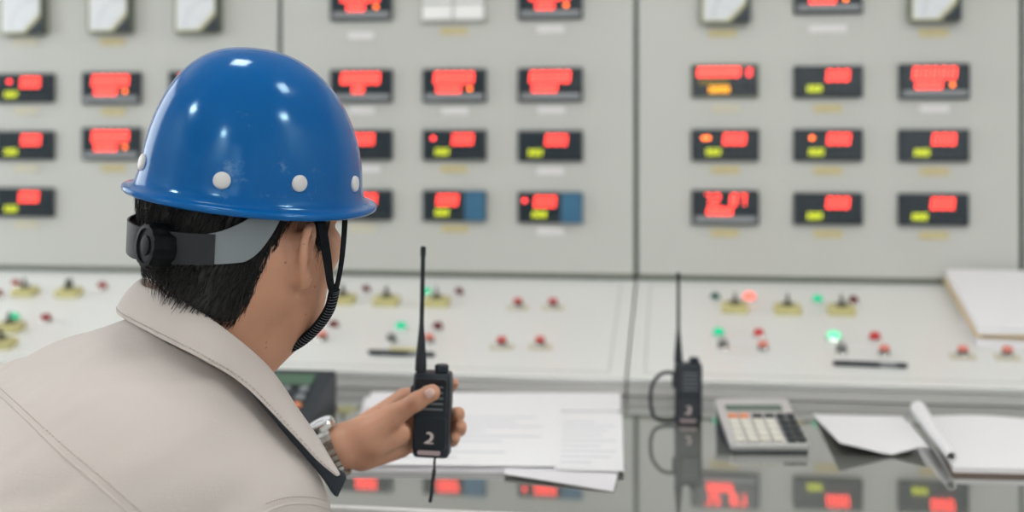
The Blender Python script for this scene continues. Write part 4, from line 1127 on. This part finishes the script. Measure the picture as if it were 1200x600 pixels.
# ------------------------------------------------------------------ trousers, shoes, stool
TF = Field((-1.0, .75, -1.20), (.10, 1.75, -.45), .008)
TF.ell(HIP+A3([0, 0, -.02]), (.175, .15, .12), np.stack([Rt, Ft, UP]), .05)
for s in (0, 1): TF.chain([HIPS[s], KN[s], FT[s]+A3([0, 0, .07])], [.098, .068, .056], .05)
tv, tq = TF.mesh(3); del TF
raw('trousers', WV(tv), tq, M['trouser'], person, ang=180, world=True)
for s in (0, 1):
    ShF = Field(FT[s]-A3([.2, .2, .1]), FT[s]+A3([.3, .3, .12]), .006)
    a0 = A3([FT[s][0], FT[s][1], -1.24+.046]); ShF.cap(a0-Ft*.03, a0+Ft*.17+A3([0, 0, -.006]), .044, .038, .02); ShF.cap(a0, a0+A3([0, 0, .06]), .045, .044, .02)
    ShF.cut(A3([0, 0, -1.238]), A3([0, 0, -1.]), .004)
    v_, q_ = ShF.mesh(2); raw('shoe', WV(v_), q_, M['shoe'], person, ang=180, world=True)
seat_z = 1.24+HIP[2]-.150
stl = thing('stool', 'round black swivel stool under the seated man', 'stool', (hipw[0], hipw[1], 0))
obj('seat', MB().lathe([(.16, seat_z-.07), (.18, seat_z-.06), (.185, seat_z-.03), (.175, seat_z-.008), (.12, seat_z)], n=40), M['seat'], stl)
obj('column', MB().lathe([(.028, .09), (.028, .30), (.020, .301), (.020, seat_z-.07)], n=20), M['chrome'], stl)
for k in range(5):
    a = 2*PI*k/5+.3; d_ = A3([math.cos(a), math.sin(a), 0])
    lg = obj('leg', MB().tube([d_*.02+A3([0, 0, .10]), d_*.15+A3([0, 0, .085]), d_*.27+A3([0, 0, .060])], [.020, .017, .013], 10), M['black'], stl)
    obj('caster', MB().lathe([(.010, -.012), (.024, -.010), (.025, 0), (.024, .010), (.010, .012)], n=18).xf(Matrix.Translation((d_*.27+A3([0, 0, .0255])).tolist())@Matrix.Rotation(a, 4, 'Z')@Matrix.Rotation(PI/2, 4, 'X')), M['rubber'], lg)

# ------------------------------------------------------------------ hard hat
hc = Cc+A3([(291-288)*1.27/FPX, 0, 0]); hc = P(295, 229, 1.27)
Uk = A3([.135, -.075, 1.]); Uk /= np.linalg.norm(Uk)
Fk = Fh-Uk*Fh.dot(Uk); Fk /= np.linalg.norm(Fk); Rk = np.cross(Fk, Uk); KX = np.stack([Fk, Rk, Uk])
def HH(f, r, u): return hc+f*Fk+r*Rk+u*Uk
blue = mat('blue_shell', (.0008, .092, .320, 1), .14, var=.05, vscale=9, coat=.0, spec=.42, bump=.012, bscale=55)
blue.node_tree.nodes['Principled BSDF'].inputs['Specular Tint'].default_value = (.5, .85, 1, 1)
ntb = blue.node_tree; bb = ntb.nodes['Principled BSDF']       # scuffs near the crown and along the sides
tcb = ntb.nodes.new('ShaderNodeTexCoord')
n1 = ntb.nodes.new('ShaderNodeTexNoise'); n1.inputs['Scale'].default_value = 34; n1.inputs['Detail'].default_value = 8; n1.inputs['Roughness'].default_value = .7
n2 = ntb.nodes.new('ShaderNodeTexNoise'); n2.inputs['Scale'].default_value = 7; n2.inputs['Detail'].default_value = 2
for n_ in (n1, n2): ntb.links.new(tcb.outputs['Object'], n_.inputs['Vector'])
ml = ntb.nodes.new('ShaderNodeMath'); ml.operation = 'MULTIPLY'; ntb.links.new(n1.outputs['Fac'], ml.inputs[0]); ntb.links.new(n2.outputs['Fac'], ml.inputs[1])
mr = ntb.nodes.new('ShaderNodeMapRange'); mr.inputs[1].default_value = .36; mr.inputs[2].default_value = .44; mr.inputs[3].default_value = 0; mr.inputs[4].default_value = .30
ntb.links.new(ml.outputs[0], mr.inputs[0])
mx = ntb.nodes.new('ShaderNodeMixRGB'); mx.inputs[2].default_value = (.32, .46, .62, 1)
pv = bb.inputs['Base Color'].links[0].from_socket; ntb.links.new(pv, mx.inputs[1]); ntb.links.new(mr.outputs[0], mx.inputs[0]); ntb.links.new(mx.outputs[0], bb.inputs['Base Color'])
NA = 120
def ring(z, u, extra=0., dip=0., inset=0., mul=1., lean=0.):
    out = []
    for k in range(NA):
        a = 2*PI*k/NA; ca, sa = math.cos(a), math.sin(a)
        fa = .124 if ca > 0 else .122; rb = .098
        R = 1/math.sqrt((ca/fa)**2+(sa/rb)**2)
        e = extra*(1.0+.25*max(0, ca)**2)
        sc = max(.012, max(0., 1-abs(z)**2.05)**(1/(2.18+.45*max(0, -ca)-.10*max(0, ca))))
        r_ = max(R*sc*mul+e-inset, .0008)
        out.append(HH(r_*ca-.008*z*z, r_*sa, u-dip*(abs(sa)**2)*1.0))
    return out
Ht = .156
prof = []
loops = []
# brim rolled edge -> flange -> wall -> crown
for e, u in ((.0128, -.0035), (.0142, -.0022), (.0148, .0000), (.0142, .0022), (.0125, .0032), (.0085, .0036), (.0050, .0052), (.0022, .0090), (.0006, .0150)):
    loops.append(ring(0, u, e, .003))
for k in range(1, 34):
    z = .0150/Ht+(1-.0150/Ht)*math.sin(PI/2*k/34)
    loops.append(ring(z, z*Ht, 0, .003*(1-z)))
outer_n = len(loops)
inner = []
for k in range(33, 0, -1):
    z = .0150/Ht+(1-.0150/Ht)*math.sin(PI/2*k/34)
    inner.append(ring(z, z*Ht*.98-.001, 0, .003*(1-z), .003, .98))
for e, u in ((-.0025, .012), (.0010, .0045), (.0050, .0005), (.0085, -.0010), (.0115, -.0040)):
    inner.append(ring(0, u, e, .003))
allr = loops+inner
sh = MB().loft(allr, (False, False))
# close crown tips and the rim
ot = outer_n-1; n_ = NA
sh.f.append(tuple(ot*n_+k for k in range(n_))) if False else None
sh2 = MB(); sh2.v = sh.v; sh2.f = [f for f in sh.f if not (min(f)//n_ == ot and max(f)//n_ == ot+1)]
sh2.f.append(tuple(ot*n_+k for k in range(n_))); sh2.f.append(tuple((ot+1)*n_+k for k in range(n_-1, -1, -1)))
last = len(allr)-1
for k in range(n_): sh2.f.append((last*n_+k, last*n_+(k+1) % n_, (k+1) % n_, k))
hw_ = WV(A3([hc]))[0]
hat = thing('hard_hat', 'glossy blue hard hat with white rivets worn by the man', 'hard hat', hw_)
shell = obj('shell', MB().add(WV(A3(sh2.v)), sh2.f), blue, hat, ang=70, world=True)
hbvh = BVHTree.FromPolygons([Vector(p) for p in sh2.v], sh2.f)
rivm = mat('rivet_plastic', (.62, .62, .62, 1), .35)
def rivet_at(p, n):
    n = n/np.linalg.norm(n); t1 = np.cross(n, Uh); t1 /= np.linalg.norm(t1); t2 = np.cross(n, t1); mb = MB(); lp = []
    for r_, z in ((.0086, -.001), (.0086, .0008), (.0078, .0022), (.0055, .0031), (.0025, .0035)):
        lp.append([p+n*z+r_*(math.cos(2*PI*k/24)*t1+math.sin(2*PI*k/24)*t2) for k in range(24)])
    mb.loft(lp); obj('rivet', MB().add(WV(A3(mb.v)), mb.f), rivm, hat, ang=60, world=True)
rv = []
for px, py in ((260, 211.5), (351, 215), (415.5, 215.5), (167, 190)):
    d = Vector(((px-600)/FPX, 1., (HORIZON-py)/FPX)).normalized(); h = hbvh.ray_cast(Vector((0, 0, 0)), d)
    if h[0] is not None:
        n = A3(h[1]); n = n if n[1] < 0 else -n; rivet_at(A3(h[0]), n); rv.append(A3(h[0]))
for p in rv[:2]:                                          # the same pair on the far side
    l = KX@(p-hc); o_ = HH(0, 0, l[2]); far = HH(l[0], -l[1], l[2])
    rivet_at(far, far-HH(l[0]*.3, 0, l[2]))

# suspension band: wide grey strap round the nape, white side pieces, ratchet knob
bandm = mat('grey_band', (.020, .022, .026, 1), .45, bump=.08, bscale=200, spec=.25)
whm = mat('white_band', (.19, .22, .24, 1), .38)
def band_pt(al, u):
    f = -.116*math.cos(al)-.004; r = .090*math.sin(al)
    return H(f, r, u)
def band(name, a0, a1, top, bot, m, n=26, th=.0022, push=0.):
    o_l, = [[]]; lo = []
    for i in range(n+1):
        t = i/n; al = a0+(a1-a0)*t; pts = []
        ut, ub = top(t), bot(t)
        for u, off in ((ut, 0), (ut, th), ((ut+ub)/2, th), (ub, th), (ub, 0), ((ut+ub)/2, 0)):
            c_ = band_pt(al, u); ctr_ = H(0, 0, u); d_ = (c_-ctr_)/np.linalg.norm(c_-ctr_)
            pts.append(c_+d_*(off+push))
        lo.append(pts)
    mb = MB().loft(lo); return obj(name, MB().add(WV(A3(mb.v)), mb.f), m, hat, ang=40, world=True)
UB = -.036
for s in (-1, 1):
    band('nape_strap', 0, s*math.radians(54), lambda t: UB+.0165+.0*t, lambda t: UB-.0175+.004*t, bandm, push=.0015)
    band('side_strap', s*math.radians(50), s*math.radians(89), lambda t: UB+.0165+.034*t*t+.014*t, lambda t: UB-.0140+.006*t+.052*max(0, (t-.42)/.58)**2, whm, push=-.0005)
kc = P(181, 288, 1.27); 
kdir = A3([-.74, -.66, .08]); kdir /= np.linalg.norm(kdir)
kb0 = band_pt(math.radians(4), UB)
kx_ = np.cross(kdir, Uh); kx_ /= np.linalg.norm(kx_); ky_ = np.cross(kdir, kx_)
dep = kb0[1]-.012; kc = P(180, 288, dep-.004)
knobm = mat('black_knob', (.004, .005, .006, 1), .5, spec=.10)
lp = []
for r_, z, rp in ((.0220, -.014, 0), (.0240, -.012, 1), (.0240, .005, 1), (.0215, .0095, .6), (.0170, .0100, 0), (.0160, .0080, 0), (.0100, .0080, 0), (.0095, .0095, 0), (.006, .0102, 0)):
    lp.append([kc+kdir*z+(r_-(.0016*rp if (k//2) % 2 else 0))*(math.cos(2*PI*k/56)*kx_+math.sin(2*PI*k/56)*ky_) for k in range(56)])
mb = MB().loft(lp); obj('ratchet_knob', MB().add(WV(A3(mb.v)), mb.f), knobm, hat, ang=40, world=True)
lp = []
for r_, z in ((.020, -.024), (.0205, -.0145)):
    lp.append([kc+kdir*z+r_*(math.cos(2*PI*k/40)*kx_+math.sin(2*PI*k/40)*ky_) for k in range(40)])
mb = MB().loft(lp); obj('ratchet_housing', MB().add(WV(A3(mb.v)), mb.f), bandm, hat, ang=40, world=True)

# chin strap: two webbing straps per side meeting in a padded cord under the jaw
webm = mat('black_webbing', (.006, .008, .011, 1), .85, bump=.6, bscale=700, spec=.12)
bbvh = BVHTree.FromPolygons([Vector(p) for p in bv], [tuple(q) for q in bq])
def snug(p, off, lim=.05):
    h = bbvh.find_nearest(Vector(p))
    if h[0] is None: return p
    q = A3(h[0]); n = A3(h[1]); 
    return q+n*off
def web(name, pts, wdt, th, parent=hat, m=webm, nrm=None):
    c_ = catmull(pts, 6); lo = []
    for i, p in enumerate(c_):
        t = c_[min(i+1, len(c_)-1)]-c_[max(i-1, 0)]; t /= np.linalg.norm(t)
        n = p-H(.02, 0, p.dot(Uh)-Cc.dot(Uh)); n -= t*n.dot(t); n /= np.linalg.norm(n); s_ = np.cross(t, n)
        lo.append([p+s_*wdt/2+n*th/2, p-s_*wdt/2+n*th/2, p-s_*wdt/2-n*th/2, p+s_*wdt/2-n*th/2])
    mb = MB().loft(lo); return obj(name, MB().add(WV(A3(mb.v)), mb.f), m, parent, ang=60, world=True)
J = P(391, 345, 1.265)
fr_pts = [P(404, 243, 1.255), P(404, 262, 1.255), P(401, 300, 1.262), P(396, 330, 1.266), J]
re_pts = [P(373, 250, 1.225), P(377, 265, 1.212), P(383, 300, 1.222), P(387, 330, 1.245), J]
web('front_strap', fr_pts, .0105, .0016); web('rear_strap', re_pts, .0105, .0016)
cpts = [J+A3([.001, 0, .006]), P(386, 362, 1.272), P(371, 384, 1.282), P(350, 402, 1.292), P(322, 415, 1.305)]
under = [P(300, 412, 1.345), P(292, 395, 1.385)]
cord = catmull(cpts, 8)
cb = MB(); cb.tube(cord, .0058, 12, flat=1.0)
chin = obj('chin_strap', MB().add(WV(A3(cb.v)), cb.f), webm, hat, ang=60, world=True)
ribm = mat('grey_rib_thread', (.14, .15, .17, 1), .8, spec=.1)
rb_ = MB()
for i in range(1, len(cord)-1):
    for hsub in (0,):
        p = cord[i]*(1-hsub)+cord[i+1]*hsub; t = cord[i+1]-cord[i]; t /= np.linalg.norm(t)
        n = A3([.35, -.9, -.2]); n -= t*n.dot(t); n /= np.linalg.norm(n); s_ = np.cross(t, n)
        rb_.tube([p+.0060*(math.cos(a)*n+math.sin(a)*s_)+t*a*.0016 for a in np.linspace(-.9, .9, 5)], .00036, 5)
obj('rib', MB().add(WV(A3(rb_.v)), rb_.f), ribm, chin, ang=60, world=True)
# far side straps, mirrored across the head
def mirror(p):
    l = HX@(A3(p)-Cc); return H(l[0], -l[1], l[2])
Jm = mirror(J)
web('front_strap', [mirror(p) for p in fr_pts], .0105, .0016); web('rear_strap', [mirror(p) for p in re_pts], .0105, .0016)
cb = MB(); cb.tube(catmull([cpts[-1], mirror(cpts[3]), mirror(cpts[2]), mirror(cpts[1]), Jm], 6), .0058, 12)
obj('chin_strap', MB().add(WV(A3(cb.v)), cb.f), webm, hat, ang=60, world=True)

# ------------------------------------------------------------------ thumb nail, watch, held radio
nailm = mat('nail', (.72, .50, .44, 1), .3)
tdir = P(507, 459.5, 1.474)-P(489, 470, 1.478); tdir /= np.linalg.norm(tdir)
nn = A3([-.30, -.90, .35]); nn -= tdir*nn.dot(tdir); nn /= np.linalg.norm(nn); ns = np.cross(tdir, nn)
tp = P(505.5, 460.3, 1.474)
tw = MB(); lo = []
for i in range(9):
    a_ = (i-4)/4; lo.append([tp+tdir*l+(nn*math.cos(.22+.55*wf*a_)+ns*math.sin(.22+.55*wf*a_))*(.0102+e)*(1 if l < .007 else .93) for l, e, wf in ((-.0052, -.0015, .45), (-.0048, .0003, .6), (-.002, .0005, .95), (.002, .0006, 1.), (.0055, .0003, .85), (.0072, -.0001, .5), (.0075, -.0015, .45))])
tw.loft(lo); obj('thumbnail', MB().add(WV(A3(tw.v)), tw.f), nailm, person, ang=180, world=True)

wax = P(440, 512, 1.485)-EL_L; wax = WR_L-EL_L; wax /= np.linalg.norm(wax)
wc = WR_L-wax*.003
wu = A3([-.35, -.10, .92]); wu -= wax*wu.dot(wax); wu /= np.linalg.norm(wu); wv_ = np.cross(wax, wu)
watch = thing('wristwatch', 'silver steel wristwatch on the wrist of the hand holding the radio', 'watch', WV(A3([wc]))[0])
def wring(r, a): return wc+(wu*math.cos(a)+wv_*math.sin(a)*1.0)*r
NL = 26
bm_ = MB(); pol = MB()
R0 = .0328
for k in range(NL):
    a = 2*PI*(k+.5)/NL; hw2 = PI/NL*.88
    if abs((a+PI) % (2*PI)-PI) < .55: continue
    for (x0, x1, rr) in ((-.0100, -.0042, 0), (-.0039, .0039, .0006), (.0042, .0100, 0)):
        lo = []
        for x in (x0, x1):
            lo.append([wring(R0+rr, a-hw2)+wax*x, wring(R0+.0025+rr, a-hw2*.7)+wax*x, wring(R0+.0025+rr, a+hw2*.7)+wax*x, wring(R0+rr, a+hw2)+wax*x])
        bm_.loft(lo)
obj('bracelet', MB().add(WV(A3(bm_.v)), bm_.f), M['chrome'], watch, ang=20, world=True)
wcc = wring(R0, 0)
def disc(profile, n=40): 
    return MB().loft([[wcc+wu*z+r_*(math.cos(2*PI*k/n)*wax+math.sin(2*PI*k/n)*wv_) for k in range(n)] for r_, z in profile])
c_ = disc([(.015, -.003), (.0178, -.002), (.0182, .004), (.0170, .0062), (.0150, .0068)])
cs = obj('case', MB().add(WV(A3(c_.v)), c_.f), M['chrome'], watch, ang=30, world=True)
c_ = disc([(.0148, .0069), (.0145, .0075)]); obj('dial', MB().add(WV(A3(c_.v)), c_.f), M['dialface'], watch, ang=30, world=True)
hn_ = MB()
for ang_, L in ((.6, .008), (2.3, .011)):
    d_ = math.cos(ang_)*wax+math.sin(ang_)*wv_; e_ = np.cross(d_, wu); o_ = wcc+wu*.0078
    hn_.loft([[o_-e_*.0005, o_+e_*.0005, o_+d_*L+e_*.0003, o_+d_*L-e_*.0003], [o_-e_*.0005+wu*.0003, o_+e_*.0005+wu*.0003, o_+d_*L+e_*.0003+wu*.0003, o_+d_*L-e_*.0003+wu*.0003]])
obj('hands', MB().add(WV(A3(hn_.v)), hn_.f), M['black'], cs, world=True)

RD = 1.500
rb0 = P(506, 533.5, RD+.015)
hr = radio('black two-way radio held upright in the hand of the man', WV(A3([rb0]))[0], (math.radians(0), math.radians(1.2), YAW+math.radians(-7)), False)
ln_ = catmull([(.004, .006, -.0005), (.003, .004, -.008), (.003, .003, -.020), (.0015, .002, -.034), (.0005, .002, -.048), (-.0015, .002, -.060)], 5)
ly = obj('wrist_lanyard', MB().tube(ln_, [.0016 if i < 10 else .0024 for i in range(len(ln_))], 8), M['rubber'], hr)
EXPOSURE = 0.05
# ================================================================== camera, exposure
cam = bpy.data.cameras.new('camera'); co_ = bpy.data.objects.new('camera', cam); COL.objects.link(co_)
cam.sensor_width = 36.0; cam.sensor_fit = 'HORIZONTAL'; cam.lens = FPX/1200*36.0
cam.shift_y = -(300-HORIZON)/1200.0
co_.location = CAM.tolist(); co_.rotation_euler = (PI/2, 0, YAW)
cam.dof.use_dof = True; cam.dof.focus_distance = 1.235; cam.dof.aperture_fstop = 2.8; cam.dof.aperture_blades = 0
cam.clip_start = .05
SC.camera = co_
wd_ = bpy.data.worlds.new('world'); SC.world = wd_; wd_.use_nodes = True
wd_.node_tree.nodes['Background'].inputs[0].default_value = (.9, .95, 1, 1); wd_.node_tree.nodes['Background'].inputs[1].default_value = .6
SC.view_settings.view_transform = 'Standard'; SC.view_settings.look = 'None'; SC.view_settings.gamma = 1.0
SC.view_settings.use_curve_mapping = False; SC.view_settings.exposure = EXPOSURE
SC.cycles.use_denoising = True; SC.cycles.max_bounces = 8; SC.cycles.diffuse_bounces = 5; SC.cycles.glossy_bounces = 5
SC.cycles.sample_clamp_indirect = 6.0; SC.cycles.caustics_reflective = False; SC.cycles.caustics_refractive = False
